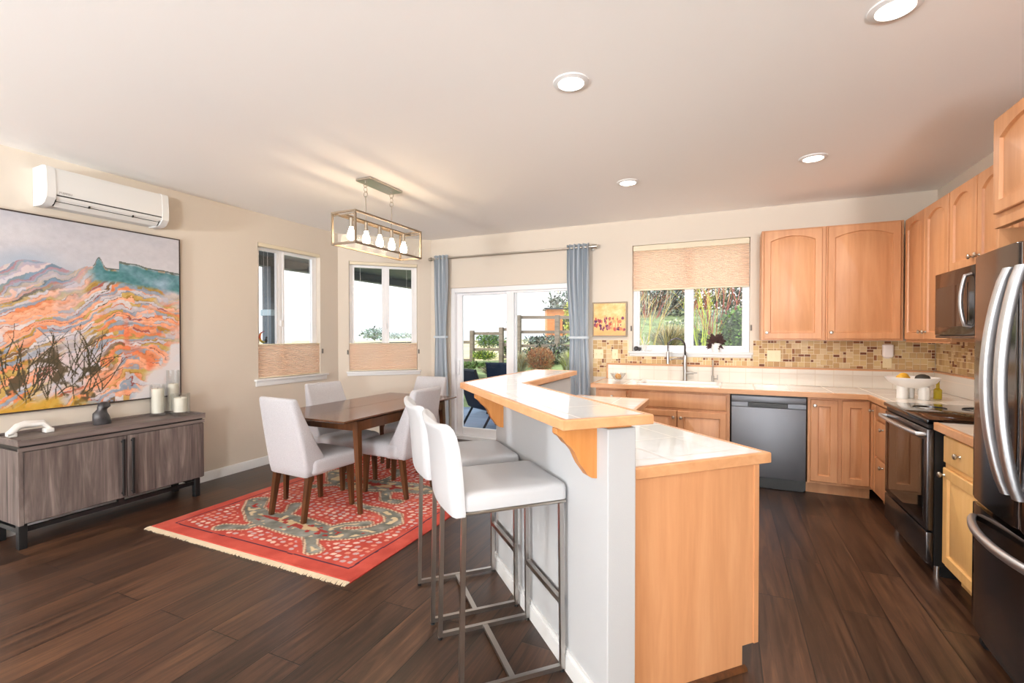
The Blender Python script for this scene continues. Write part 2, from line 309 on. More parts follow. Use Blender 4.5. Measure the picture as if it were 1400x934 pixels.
def window(name, m, x0, x1, z0, z1, mull, glassname=True, depth=.1, fw=.045):
    loc = m @ Vector(((x0+x1)/2, depth, z0)); r = sroot(name, loc)
    bm = BM(); y0, y1 = depth-.04, depth+.03
    for a, b, c, d in ((x0, x0+fw, z0, z1), (x1-fw, x1, z0, z1), (x0+fw, x1-fw, z0, z0+fw), (x0+fw, x1-fw, z1-fw, z1)): box(bm, a, b, y0, y1, c, d, .004, 1, m=m)
    struct('window_frame', bm, M['vinyl'], r)
    bm = BM(); box(bm, mull-.022, mull+.022, y0+.006, y1-.005, z0+fw, z1-fw, .004, 1, m=m); struct('window_mullion', bm, M['vinyl'], r)
    for a, b, yo in ((x0+fw, mull-.022, 0), (mull+.022, x1-fw, -.012)):
        bm = BM(); s = .026
        for p in ((a, a+s, z0+fw, z1-fw), (b-s, b, z0+fw, z1-fw), (a+s, b-s, z0+fw, z0+fw+s), (a+s, b-s, z1-fw-s, z1-fw)): box(bm, p[0], p[1], y0+.012+yo, y1-.02+yo, p[2], p[3], .003, 1, m=m)
        sh = struct('window_sash', bm, M['vinyl'], r)
        bm = BM(); box(bm, a+s-.004, b-s+.004, depth-.008+yo, depth-.004+yo, z0+fw+s-.004, z1-fw-s+.004, m=m); struct('window_pane', bm, M['pane'], sh, smooth=0)
    bm = BM(); box(bm, mull-.012, mull+.012, y0-.012, y0+.006, (z0+z1)/2-.16, (z0+z1)/2-.09, .003, 1, m=m); struct('window_latch', bm, M['vinyl'], r)
    return r
def sill(name, m, x0, x1, z0, z1, proud=.045):
    bm = BM(); box(bm, x0, x1, -proud, .06, z1-.022, z1, .005, 2, m=m); box(bm, x0+.012, x1-.012, -.02, -.001, z0, z1-.022, .004, 2, m=m); struct(name, bm, M['white'])
w1 = 3.505-YB; w1e = 4.364-YB
window('window_1', mL, w1, w1e, .94, 2.43, w1+.34); sill('trim_1', mL, w1-.05, w1e+.1, .868, .945)
window('window_2', mBay, .135, 1.03, .94, 2.40, .135+.475); sill('trim_2', mBay, .10, 1.075, .885, .945)
k0 = 3.74
window('window_3', mF, -.975+k0, .238+k0, 1.235, 2.452, -.365+k0); sill('trim_3', mF, -1.012+k0, .268+k0, 1.185, 1.240)
window('window_4', mBk, .5, 2.75, .5, 2.35, 1.62); window('window_5', mBk, 3.5, 5.9, .5, 2.35, 4.7)
# sliding glass door
r = sroot('door_1', (-2.46, YF+.1, 0)); bm = BM()
for a in ((-3.43, -3.37, 0, 2.065), (-1.56, -1.5, 0, 2.065), (-3.37, -1.56, 2.0, 2.065), (-3.37, -1.56, 0, .05)): box(bm, a[0], a[1], YF+.02, YF+.14, a[2], a[3], .004, 1)
struct('door_frame', bm, M['vinyl'], r)
for nm, a, b, yy in (('fixed_panel', -3.37, -2.475, .085), ('sliding_panel', -2.60, -1.56, .045)):
    bm = BM(); s = .085 if nm[0] == 'f' else .105
    y0, y1 = YF+yy, YF+yy+.036
    for p in ((a, a+s, .05, 2.0), (b-.08, b, .05, 2.0), (a+s, b-.08, .05, .16), (a+s, b-.08, 1.965 if nm[0] == 'f' else 1.972, 2.0)): box(bm, p[0], p[1], y0, y1, p[2], p[3], .004, 1)
    pn = struct(nm, bm, M['vinyl'], r)
    bm = BM(); box(bm, a+s-.01, b-.07, y0+.014, y0+.019, .15, 1.975); struct('glass_pane', bm, M['pane'], pn, smooth=0)
bm = BM(); box(bm, -3.352, -3.322, YF+.052, YF+.086, .88, 1.08, .006, 2); struct('door_handle', bm, M['vinyl'], r)
# ---------------------------------------------------------------- peninsula half wall and its tops
C1 = (-1.27, 1.301+1.27); C2 = (-1.14, 1.471+1.14)
bm = BM(); prism(bm, [ST(1.46, .92), C1, (-1.27, 3.68), (-1.14, 3.68), C2, ST(1.46, 1.04)], 0, 1.078, bev=.004); struct('wall_peninsula', bm, M['barwall'], smooth=0)
bm = BM(); p0 = ST(1.46, .92); o = (-.0106, -.0106)
for z0, z1, t in ((0, .072, .015), (.072, .09, .009)):
    a, b = ST(1.455, .92-t), ST(1.455, .92); cc = (-1.27-t, 1.301-t*1.414+1.27+t)
    prism(bm, [a, cc, (-1.27-t, 3.68), (-1.27, 3.68), C1, b], z0, z1)
struct('baseboard_peninsula', bm, M['white'], smooth=25)
def top_with_edge(name, label, cat, segs, edges, z1, th, edgeM):
    cx = sum(p[0] for s in segs for p in s[0])/sum(len(s[0]) for s in segs); cy = sum(p[1] for s in segs for p in s[0])/sum(len(s[0]) for s in segs)
    r = thing(name, label, cat, (cx, cy, z1-th))
    bm = BM(); mats = []
    for poly, mt in segs: prism(bm, poly, z1-th+.001, z1, mi=len(mats)); mats.append(mt)
    finish('tiled_top', bm, mats, r, smooth=0)
    for pl, closed in edges:   # wooden nosing along the outline (points run with the outside on the right)
        bm = BM(); k = len(pl); outs = []
        for i in range(k):
            p = Vector(pl[i]); a = Vector(pl[(i-1) % k]) if (closed or i) else None; b = Vector(pl[(i+1) % k]) if (closed or i < k-1) else None
            ns = []
            for q, s in ((a, 1), (b, -1)):
                if q is not None: d = (p-q)*s; d.normalize(); ns.append(Vector((d.y, -d.x)))
            n = sum(ns, Vector((0, 0))); n.normalize(); n /= max(.3, n.dot(ns[0])); outs.append((p, n))
        t = .02
        prof = [(0, z1-th), (t-.002, z1-th), (t, z1-th+.002), (t, z1-.003), (t-.001, z1-.0005), (t-.003, z1+.0015), (-.001, z1+.0015)]
        loft(bm, [[(p.x+n.x*u, p.y+n.y*u, z) for u, z in prof] for p, n in outs], ring=closed, cap=not closed)
        finish('wood_edge', bm, edgeM, r, smooth=0)
    return r
g = .02
ib = [ST(1.41+g, .715+g), (-1.47+g, 1.0112+.707*.04+1.47-g), (-1.47+g, 3.72-g), (-1.10-g, 3.72-g), (-1.10-g, 1.5274-.0283+1.10+g), ST(1.41+g, 1.08-g)]
mid_o, mid_i = ib[1], ib[4]
top_with_edge('bar_counter', 'raised L-shaped bar counter of glossy white tile with wooden edge, behind the stools', 'bar counter',
  [([ib[0], mid_o, mid_i, ib[5]], M['tileA']), ([mid_o, ib[2], ib[3], mid_i], M['tileB'])], [(ib[::-1], True)], 1.13, .034, M['mapleH'])
bm = BM(); prism(bm, [ST(1.475, .93), (-1.262, 2.575), (-1.262, 3.67), (-1.148, 3.67), (-1.148, 2.614), ST(1.475, 1.03)], 1.0785, 1.0955); tag(finish('wood_cleat', bm, M['corbel']), 'thin wooden cleat between the peninsula half wall and the raised bar top', 'cleat')
ic = [ST(1.49+g, 1.046), ST(1.49+g, 1.75-g), (-.545-g, 2.475-.0283+.545+g), (-.545-g, 3.86-g), (-1.135, 3.86-g), (-1.135, 2.613)]
top_with_edge('island_worktop', 'lower worktop of glossy white tile with maple edge, behind and below the raised bar', 'worktop',
  [([ic[0], ic[1], ic[2], ic[5]], M['tileA']), ([ic[5], ic[2], ic[3], ic[4]], M['tileB'])], [([ic[0], ic[1], ic[2], ic[3], ic[4]], False)], .914, .043, M['mapleH'])
# island base cabinet
def shape(t, x, yf, s): return [ST(s, 1.046), ST(s, t), (x, t*1.41421-x), (x, yf), (-1.132, yf), (-1.132, 2.613)]
r = thing('island_cabinet', 'maple island base cabinet with plain end panel, right of the half wall', 'cabinet', (*ST(2.0, 1.4), 0))
bm = BM(); prism(bm, shape(1.69, -.60, 3.80, 1.525), .1, .8705); finish('carcass', bm, M['maple'], r, smooth=0)
bm = BM(); prism(bm, shape(1.615, -.68, 3.75, 1.53), 0, .1); finish('plinth', bm, M['maple'], r, smooth=0)
bm = BM(); a = [(1.046, 0), (1.612, 0), (1.612, .1), (1.692, .1), (1.692, .8705), (1.046, .8705)]
loft(bm, [[(*ST(s, t), z) for t, z in a] for s in (1.508, 1.5245)]); finish('end_panel', bm, M['maple'], r, smooth=0)
bm = BM(); loft(bm, [[(*ST(s, 1.672), .1), (*ST(s, 1.697), .1), (*ST(s, 1.697), .8705), (*ST(s, 1.672), .8705)] for s in (1.503, 1.508)]); finish('corner_stile', bm, M['maple'], r, smooth=0)
bm = BM(); loft(bm, [[(*ST(1.508, t), 0), (*ST(1.49, t), 0), (*ST(1.493, t), .011), (*ST(1.508, t), .019)] for t in (1.046, 1.625)]); finish('shoe_moulding', bm, M['walnut'], r, smooth=60)
# ---------------------------------------------------------------- kitchen cabinets
def panel_loop(w, h, mg, rise, y, n=14):
    p = [(mg, y, mg), (w-mg, y, mg)]; zt = h-mg
    for i in range(n+1):
        x = w-mg-(w-2*mg)*i/n; q = (2*(x-w/2)/max(w-2*mg, 1e-4))
        p.append((x, y, zt-rise*q*q))
    return p
def door_bm(w, h, rise=0., fr=.055, t=.02):
    bm = BM(); n = 14
    def outer(ins, y):
        p = [(ins, y, ins), (w-ins, y, ins)]
        return p + [(w-ins-(w-2*ins)*i/n, y, h-ins) for i in range(n+1)]
    L = [outer(0, 0), outer(0, -t+.004), outer(.004, -t), panel_loop(w, h, fr, rise, -t), panel_loop(w, h, fr+.006, rise, -t+.013), panel_loop(w, h, fr+.012, rise, -t+.013), panel_loop(w, h, fr+.034, rise*.92, -t+.003)]
    loft(bm, L); return bm
def drawer_bm(w, h, t=.02):
    bm = BM(); L = []
    for ins, y in ((0, 0), (0, -t+.007), (.004, -t+.002), (.012, -t)): L.append([(ins, y, ins), (w-ins, y, ins), (w-ins, y, h-ins), (ins, y, h-ins)])
    loft(bm, L); return bm
def knob(bm, x, z, y0=-.02, m=None):
    mm = Matrix.Translation((x, y0, z)) @ Matrix.Rotation(PI/2, 4, 'X')
    lathe(bm, [(.0001, 0), (.009, 0), (.006, .004), (.0055, .013), (.010, .016), (.0155, .021), (.0155, .026), (.011, .031), (.0001, .0325)], n=14, m=(m @ mm if m is not None else mm))
def cabinet(label, m, w, d, z0, z1, fronts, toe=False, hollow=False, wd='maple', cat='cabinet', name='cabinet', group=None, rail=0.):
    r = thing(name, label, cat, m @ Vector((w/2, d/2, z0)), m.to_euler().z, group)
    bm = BM(); zb = z0+(.1 if toe else 0)
    if hollow:
        for q in ((0, w, 0, .02, zb, z1), (0, .016, .02, d, zb, z1), (w-.016, w, .02, d, zb, z1), (.016, w-.016, d-.012, d, zb, z1), (.016, w-.016, .02, d-.012, zb, zb+.018)): box(bm, *q, m=m)
    else: box(bm, 0, w, 0, d, zb, z1, .002, 1, m=m)
    if toe: box(bm, 0, w, .075, d, 0, .1, m=m)
    if rail: box(bm, 0, w, -.006, .03, z0-rail, z0, .002, 1, m=m)
    finish('carcass', bm, M[wd], r, smooth=0)
    for k, x0, x1, a, b, rise, kn in fronts:
        bm = door_bm(x1-x0, b-a, rise) if k == 'door' else drawer_bm(x1-x0, b-a)
        bmesh.ops.transform(bm, matrix=m @ Matrix.Translation((x0, -.001, a)), verts=bm.verts)
        f = finish(k, bm, M[wd], r, smooth=30)
        if kn:
            bm = BM(); knob(bm, kn[0], kn[1], -.021, m); finish('knob', bm, M['nickel'], f)
    return r
FB = 4.912
mb = place(0, FB, 0)
def far(x): return place(x, FB, 0)
ZT = .868
cabinet('narrow maple base cabinet with drawer over door, left end of the sink counter', far(-1.245), .345, .60, 0, ZT, [('drawer', .03, .325, .72, .85, 0, (.178, .785)), ('door', .03, .325, .125, .69, 0, (.295, .64))], True)
cabinet('maple sink base cabinet with two doors below a false drawer front', far(-.898), .945, .60, 0, ZT, [('drawer', .03, .915, .70, .85, 0, None), ('door', .03, .468, .125, .675, 0, (.437, .61)), ('door', .476, .915, .125, .675, 0, (.508, .61))], True, True)
cabinet('maple corner base cabinet right of the dishwasher, two tall narrow doors', far(.677), .473, .60, 0, ZT, [('door', .022, .225, .125, .85, 0, (.05, .80)), ('door', .255, .452, .125, .85, 0, None)], True)
RB = 1.153
def rt(y): return place(RB, y, -90)
cabinet('maple base cabinet between corner and range, narrow door beside three drawers', rt(4.909), .60, .60, 0, ZT, [('door', .012, .135, .125, .85, 0, (.10, .79)), ('drawer', .155, .585, .735, .85, 0, (.37, .80)), ('drawer', .155, .585, .43, .72, 0, (.37, .675)), ('drawer', .155, .585, .125, .415, 0, (.37, .375))], True)
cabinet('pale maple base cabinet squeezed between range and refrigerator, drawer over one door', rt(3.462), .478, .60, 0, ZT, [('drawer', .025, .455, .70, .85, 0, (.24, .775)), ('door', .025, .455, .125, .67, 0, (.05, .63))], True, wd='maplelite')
# L-shaped worktop with tiled upstand
poly = [(-1.27, YF-.003), (-1.27, 4.887), (1.125, 4.887), (1.125, 4.312), (XR-.003, 4.312), (XR-.003, YF-.003)]
wt = top_with_edge('kitchen_worktop', 'L-shaped cream tiled kitchen worktop with maple nosing, holding the white sink', 'worktop', [([(a, c), (b, c), (b, d), (a, d)], M['tileC']) for a, b, c, d in ((-1.27, -.82, 4.887, YF-.003), (-.05, XR-.003, 4.887, YF-.003), (-.82, -.05, 4.887, 4.975), (-.82, -.05, 5.42, YF-.003))] + [ ([(1.125, 4.8865), (1.125, 4.312), (XR-.003, 4.312), (XR-.003, 4.8865)], M['tileC'])], [(poly[:4], False)], .914, .043, M['mapleH'])
top_with_edge('range_side_worktop', 'short piece of white tiled worktop with maple nosing, between range and refrigerator', 'worktop', [([(1.125, 3.485), (1.125, 2.98), (XR-.003, 2.98), (XR-.003, 3.485)], M['tileC'])], [([(1.125, 3.485), (1.125, 2.98)], False)], .914, .043, M['mapleH'])
bm = BM(); box(bm, -1.25, XR-.003, YF-.014, YF-.0005, .9155, 1.078); finish('splash_tiles', bm, M['splashF'], wt, smooth=0)
bm = BM(); box(bm, XR-.014, XR-.0005, 4.312, YF-.015, .9155, 1.078); finish('splash_tiles', bm, M['splashR'], wt, smooth=0)
bm = BM(); box(bm, -1.27, XR-.022, YF-.021, YF-.0005, 1.078, 1.096, .004, 2); box(bm, -1.27, -1.25, YF-.021, YF-.0005, .9155, 1.0775, .004, 2); finish('splash_trim', bm, M['mapleH'], wt, smooth=30)
bm = BM(); box(bm, XR-.021, XR-.0005, 4.312, YF-.022, 1.078, 1.096, .004, 2); finish('splash_trim', bm, M['mapleH'], wt, smooth=30)
# mosaic
def mosaic(name, m, x0, x1, z0, z1, hole=None, seed=3, cell=.0268):
    bm = BM(); rn = random.Random(seed); nx = int((x1-x0)/cell); nz = int(round((z1-z0)/cell)); cx = (x1-x0)/nx; cz = (z1-z0)/nz; occ = {}
    def quad(i, j, a, b, mi):
        X0, X1, Z0, Z1 = x0+i*cx+.0022, x0+(i+a)*cx-.0022, z0+j*cz+.0022, z0+(j+b)*cz-.0022
        loft(bm, [[(X0, y, Z0), (X1, y, Z0), (X1, y, Z1), (X0, y, Z1)] for y in (-.0005, -.007)], mi=mi)
    def bad(i, j): 
        x, z = x0+(i+.5)*cx, z0+(j+.5)*cz
        return (i, j) in occ or i >= nx or j >= nz or (hole and hole[0] < x < hole[1] and z > hole[2])
    for i in range(nx):
        for j in range(nz):
            if bad(i, j): continue
            for a, b, pr in ((2, 2, .62), (2, 1, .35), (1, 2, .4), (1, 1, 1)):
                if rn.random() < pr and not any(bad(i+u, j+v) for u in range(a) for v in range(b)): break
            for u in range(a):
                for v in range(b): occ[i+u, j+v] = 1
            mi = rn.choice([1, 1, 2, 2, 3, 4]) if a*b == 4 else (rn.choice([1, 2, 3, 4, 5, 6]) if a*b == 2 else rn.choice([1, 3, 4, 5, 5, 6]))
            quad(i, j, a, b, mi)
    if hole:
        for q in ((x0, hole[0], z0, z1), (hole[1], x1, z0, z1), (hole[0], hole[1], z0, hole[2])): box(bm, q[0], q[1], -.004, -.0003, q[2], q[3])
    else: box(bm, x0, x1, -.004, -.0003, z0, z1)
    bmesh.ops.transform(bm, matrix=m, verts=bm.verts); struct(name, bm, [M['grout']] + M['mos'], smooth=0)
mosaic('trim_mosaic_far', mF, -1.27+k0, XR-.008+k0, 1.097, 1.366, (-1.015+k0, .27+k0, 1.182))
mosaic('trim_mosaic_end', mF, -1.435+k0, -1.273+k0, .93, 1.366, seed=8)
mosaic('trim_mosaic_right', mR, .008, YF-2.95, 1.097, 1.366, seed=5)
# upper cabinets
UZ0, UZ1 = 1.372, 2.438
def up(x): return place(x, 5.212, 0)
cabinet('maple wall cabinet with arched door beside the kitchen window', up(.325), .53, .308, UZ0, UZ1, [('door', .02, .50, UZ0+.015, UZ1-.012, .044, (.045, UZ0+.075))], rail=0)
cabinet('wide maple wall cabinet with arched door in the kitchen corner', up(.857), .578, .308, UZ0, UZ1, [('door', .012, .555, UZ0+.015, UZ1-.012, .048, (.04, UZ0+.075))])
def upr(y): return place(1.455, y, -90)
cabinet('maple wall cabinet with pair of tall arched doors, between corner and microwave', upr(5.204), .905, .305, UZ0, UZ1, [('door', .03, .463, UZ0+.015, UZ1-.012, .044, (.425, UZ0+.075)), ('door', .47, .893, UZ0+.015, UZ1-.012, .044, (.505, UZ0+.075))], rail=.012)
cabinet('short maple wall cabinet with two arched doors directly above the microwave', upr(4.297), .80, .305, 1.85, UZ1, [('door', .012, .392, 1.862, UZ1-.012, .05, (.36, 1.92)), ('door', .41, .79, 1.862, UZ1-.012, .05, (.44, 1.92))])
cabinet('maple wall cabinet with single arched door, half hidden behind the refrigerator cabinet', upr(3.495), .50, .305, UZ0, UZ1, [('door', .012, .485, UZ0+.015, UZ1-.012, .044, (.045, UZ0+.075))])
cabinet('deep maple cabinet with arched doors above the refrigerator', place(1.165, 2.975, -90), 1.05, .595, 1.965, UZ1, [('door', .02, .515, 1.985, UZ1-.012, .044, (.48, 2.03)), ('door', .535, 1.03, 1.985, UZ1-.012, .044, (.57, 2.03))], rail=.045)
for y0, lb in ((2.953, 'plain tall maple board between the refrigerator and the range side cabinet'), (1.925, 'plain tall maple board on the camera side of the refrigerator')):
    bm = BM(); box(bm, 1.165, XR-.003, y0, y0+.022, 0, 1.918, .002, 1); tag(finish('side_board', bm, M['maple'], smooth=0), lb, 'board')
# ---------------------------------------------------------------- dishwasher
r = thing('dishwasher', 'dark stainless dishwasher with recessed pocket handle under the far counter', 'dishwasher', (.36, 5.1, 0))
bm = BM(); box(bm, .057, .667, 4.925, 5.48, .02, .865); finish('body', bm, M['black'], r, smooth=0)
bm = BM(); box(bm, .06, .664, 4.882, 4.924, .115, .755, .006, 2)
finish('door', bm, M['dwsteel'], r)
bm = BM(); x0, x1 = .06, .664
box(bm, x0, x1, 4.882, 4.924, .80, .858, .005, 2); box(bm, x0, .20, 4.882, 4.924, .757, .80, .002, 1); box(bm, .52, x1, 4.882, 4.924, .757, .80, .002, 1); box(bm, .20, .52, 4.904, 4.924, .757, .80)
finish('control_panel', bm, M['dwsteel'], r)
bm = BM(); loft(bm, [[(x, 4.876, .786), (x, 4.879, .798), (x, 4.9, .80), (x, 4.9, .79)] for x in (.205, .515)]); box(bm, .20, .52, 4.899, 4.905, .758, .799); finish('handle', bm, M['black'], r)
bm = BM(); box(bm, .062, .662, 4.935, 4.96, .0, .112, .004, 1); finish('kick_plate', bm, M['black'], r)
# ---------------------------------------------------------------- range
r = thing('range', 'black stainless slide-in electric range with glass oven door between maple cabinets', 'range', (1.4, 3.9, 0))
ya, yb = 3.505, 4.295
bm = BM(); box(bm, 1.118, 1.70, ya, yb, .07, .898, .003, 1); box(bm, 1.16, 1.68, ya+.03, yb-.03, .0, .07); finish('body', bm, M['black'], r, smooth=0)
bm = BM(); box(bm, 1.075, 1.745, ya-.012, yb+.012, .90, .928, .006, 2); ck = finish('cooktop', bm, M['blackglass'], r)
for cx, cy, rr in ((1.27, 3.72, .115), (1.27, 4.08, .09), (1.55, 3.72, .08), (1.55, 4.08, .105)):
    bm = BM(); tube(bm, [(cx+rr*math.cos(a*PI/20), cy+rr*math.sin(a*PI/20), .9285) for a in range(40)], .0012, 4, True); finish('burner_ring', bm, M['dsteel'], ck)
bm = BM(); box(bm, 1.082, 1.117, ya+.002, yb-.002, .272, .868, .006, 2); dr = finish('oven_door', bm, M['dsteel'], r)
bm = BM(); box(bm, 1.079, 1.083, ya+.05, yb-.04, .31, .80, .001, 1); finish('oven_window', bm, M['blackglass'], dr)
bm = BM(); box(bm, 1.082, 1.117, ya+.002, yb-.002, .075, .262, .006, 2); finish('storage_drawer', bm, M['dsteel'], r)
bm = BM(); box(bm, 1.09, 1.117, ya+.004, yb-.004, .872, .897, .003, 1); finish('vent_trim', bm, M['black'], r)
bm = BM(); pts = [(1.084, ya+.03, .832)] + [(1.045-.012*math.sin(PI*t), ya+.03+(yb-ya-.06)*t, .832) for t in [i/14 for i in range(15)]] + [(1.084, yb-.03, .832)]
tube(bm, pts, .0135, 10); finish('oven_handle', bm, M['hsteel'], dr)
for y in (ya+.05, yb-.05):
    bm = BM(); cyl(bm, (1.15, y, 0), (1.15, y, .07), .016); finish('leveling_leg', bm, M['chrome'], r)
# ---------------------------------------------------------------- microwave
r = thing('microwave', 'dark over-the-range microwave mounted under the short wall cabinet', 'microwave', (1.56, 3.91, 1.40))
bm = BM(); box(bm, 1.385, 1.757, 3.52, 4.285, 1.402, 1.846, .004, 1); finish('body', bm, M['black'], r, smooth=0)
bm = BM(); box(bm, 1.358, 1.384, 3.70, 4.284, 1.42, 1.845, .006, 2); dr = finish('door', bm, M['fridge'], r)
bm = BM(); box(bm, 1.3555, 1.3585, 3.79, 4.25, 1.475, 1.745, .001, 1); finish('door_window', bm, M['blackglass'], dr)
bm = BM(); tube(bm, [(1.357, 3.735, 1.47)] + [(1.325-.02*math.sin(PI*t), 3.735, 1.48+.30*t) for t in [i/10 for i in range(11)]] + [(1.357, 3.735, 1.79)], .011, 10); finish('door_handle', bm, M['hsteel'], dr)
bm = BM(); box(bm, 1.358, 1.384, 3.521, 3.697, 1.42, 1.845, .006, 2); finish('control_panel', bm, M['blackglass'], r)
bm = BM(); box(bm, 1.362, 1.384, 3.521, 4.284, 1.40, 1.418, .003, 1); finish('vent_strip', bm, M['dsteel'], r)
# ---------------------------------------------------------------- refrigerator
fa, fb = 1.965, 2.855; fm = 2.415
r = thing('refrigerator', 'tall black stainless french door refrigerator with curved silver handles', 'refrigerator', (1.42, (fa+fb)/2, 0))
bm = BM(); box(bm, 1.115, 1.745, fa+.01, fb-.01, .06, 1.765, .006, 1); finish('case', bm, M['black'], r, smooth=0)
def fx(y): q = (y-(fa+fb)/2)/((fb-fa)/2); return 1.018+.030*q*q
def fdoor(name, y0, y1, z0, z1, mat):
    bm = BM(); n = 16; ys = [y0+(y1-y0)*i/n for i in range(n+1)]
    prism(bm, [(1.112, y0), (1.112, y1)] + [(fx(y), y) for y in ys[::-1]], z0, z1, bev=.007)
    return finish(name, bm, mat, r, smooth=40)
dl = fdoor('left_door', fm+.004, fb, .675, 1.775, M['fridge']); d2 = fdoor('right_door', fa, fm-.004, .675, 1.775, M['fridge']); d3 = fdoor('freezer_drawer', fa, fb, .085, .655, M['fridge'])
def arc_handle(P0, P1, bul, nrm, par, wd, n=18):
    bm = BM(); L = []
    for i in range(n+1):
        t = i/n; p = Vector(P0).lerp(Vector(P1), t) + Vector(bul)*(math.sin(PI*t)**.75)
        q = Vector(nrm)
        L.append([p + Vector(nrm)*a + Vector(par)*b for a, b in ((-wd*.5, -wd*.42), (-wd*.2, -wd*.62), (wd*.35, -wd*.62), (wd*.6, -wd*.35), (wd*.6, wd*.35), (wd*.35, wd*.62), (-wd*.2, wd*.62), (-wd*.5, wd*.42))])
    loft(bm, L); return bm
for y, d in ((fm+.042, dl), (fm-.042, d2)):
    s = 1 if d is dl else -1
    bm = arc_handle((1.005, y, .80), (1.005, y, 1.68), (-.062, s*.012, 0), (-1, 0, 0), (0, 1, 0), .03); finish('door_handle', bm, M['hsteel'], d, smooth=50)
bm = arc_handle((1.03, fb-.06, .595), (1.03, fa+.06, .595), (-.082, 0, 0), (-1, 0, 0), (0, 0, 1), .026); finish('drawer_handle', bm, M['hsteel'], d3, smooth=50)
bm = BM(); box(bm, fx(fm)+.004, 1.1, fm-.006, fm+.006, .68, 1.77); finish('mullion_strip', bm, M['hsteel'], r)
for y in (fa+.05, fb-.05):
    bm = BM(); cyl(bm, (1.09, y-.012, .028), (1.09, y+.012, .028), .028); box(bm, 1.07, 1.12, y-.016, y+.016, .045, .075, .003, 1); finish('wheel', bm, M['rubber'], r)
# ---------------------------------------------------------------- sink, taps, small counter things
r = thing('sink', 'white drop-in kitchen sink set into the worktop below the window', 'sink', (-.44, 5.18, .74))
bm = BM(); x0, x1, y0, y1 = -.84, -.03, 4.955, 5.44
L = [rrect(x1-x0+a, y1-y0+a, max(.01, .07+a/2), z, (x0+x1)/2, (y0+y1)/2, 5) for a, z in ((-.10, .742), (-.06, .75), (-.045, .80), (-.045, .9145), (0, .9148), (-.002, .922), (-.012, .9265), (-.055, .9265), (-.068, .921), (-.075, .90), (-.085, .78), (-.12, .755))]
loft(bm, L); finish('basin', bm, M['ceramic'], r, smooth=50)
bm = BM(); lathe(bm, [(.0001, .7552), (.04, .7552), (.042, .758), (.03, .7572), (.0001, .7565)], (-.43, 5.2, 0)); finish('drain', bm, M['steel'], r)
fx0, fy0 = -.395, 5.475
r = thing('kitchen_tap', 'brushed steel pull-down kitchen tap with spring neck behind the sink', 'tap', (fx0, fy0, .9145))
bm = BM(); lathe(bm, [(.0001, .9145), (.03, .9145), (.03, .922), (.022, .926), (.020, 1.20), (.014, 1.205), (.0001, 1.205)], (fx0, fy0, 0)); finish('body', bm, M['steel'], r)
bm = BM(); xh = fx0-.17; n = 20
arc = [(fx0-.085+.085*math.cos(PI*i/n), fy0-.06-.06*math.cos(PI*i/n)*1.0+.0, 1.30+.085*math.sin(PI*i/n)) for i in range(n+1)]
path = [(fx0, fy0-.0, 1.19), (fx0, fy0-.03, 1.25)] + [(x, fy0-.03-.06*(i/n), z) for i, (x, y, z) in enumerate(arc)] + [(xh, fy0-.09, 1.24)]
tube(bm, path, .0095, 10); hp = []
P = [Vector(p) for p in path]
for a, b in zip(P, P[1:]):
    k = max(1, int((b-a).length/.003)); hp += [a.lerp(b, i/k) for i in range(k)]
u = []
for i, p in enumerate(hp[:-1]):
    t = (hp[i+1]-p).normalized(); s = t.orthogonal().normalized(); v = t.cross(s); an = i*1.35; u.append(p+(s*math.cos(an)+v*math.sin(an))*.0115)
tube(bm, u, .0017, 4); finish('spring_neck', bm, M['dsteel'], r)
bm = BM(); cyl(bm, (xh, fy0-.09, 1.245), (xh, fy0-.09, 1.11), .013, .019); finish('spray_head', bm, M['steel'], r)
bm = BM(); tube(bm, [(fx0, fy0, 1.16), (fx0-.06, fy0-.03, 1.165), (fx0-.12, fy0-.06, 1.165), (xh+.015, fy0-.085, 1.15)], .008, 8); cyl(bm, (xh, fy0-.09, 1.14), (xh, fy0-.09, 1.16), .02); finish('docking_arm', bm, M['steel'], r)
bm = BM(); cyl(bm, (fx0, fy0, 1.01), (fx0+.09, fy0-.01, 1.01), .016, .014); cyl(bm, (fx0+.088, fy0-.01, 1.01), (fx0+.125, fy0-.012, 1.012), .007, .006); finish('lever', bm, M['steel'], r)
gx, gy = -.115, 5.475
r = thing('filter_tap', 'slim brushed steel drinking water tap, right of the large tap', 'tap', (gx, gy, .9145))
bm = BM(); lathe(bm, [(.0001, .9145), (.021, .9145), (.021, .92), (.013, .924), (.013, .985), (.008, .99), (.0001, .99)], (gx, gy, 0)); finish('base', bm, M['steel'], r)
bm = BM(); tube(bm, [(gx, gy, .98), (gx, gy, 1.11), (gx, gy-.01, 1.135), (gx-.0, gy-.03, 1.15), (gx, gy-.055, 1.145), (gx, gy-.07, 1.125), (gx, gy-.072, 1.10)], .0055, 8); finish('spout', bm, M['steel'], r)
bm = BM(); cyl(bm, (gx+.01, gy, .955), (gx+.05, gy-.012, .96), .006, .005); cyl(bm, (gx+.046, gy-.012, .945), (gx+.046, gy-.012, 1.0), .005, .004); finish('lever', bm, M['steel'], r)
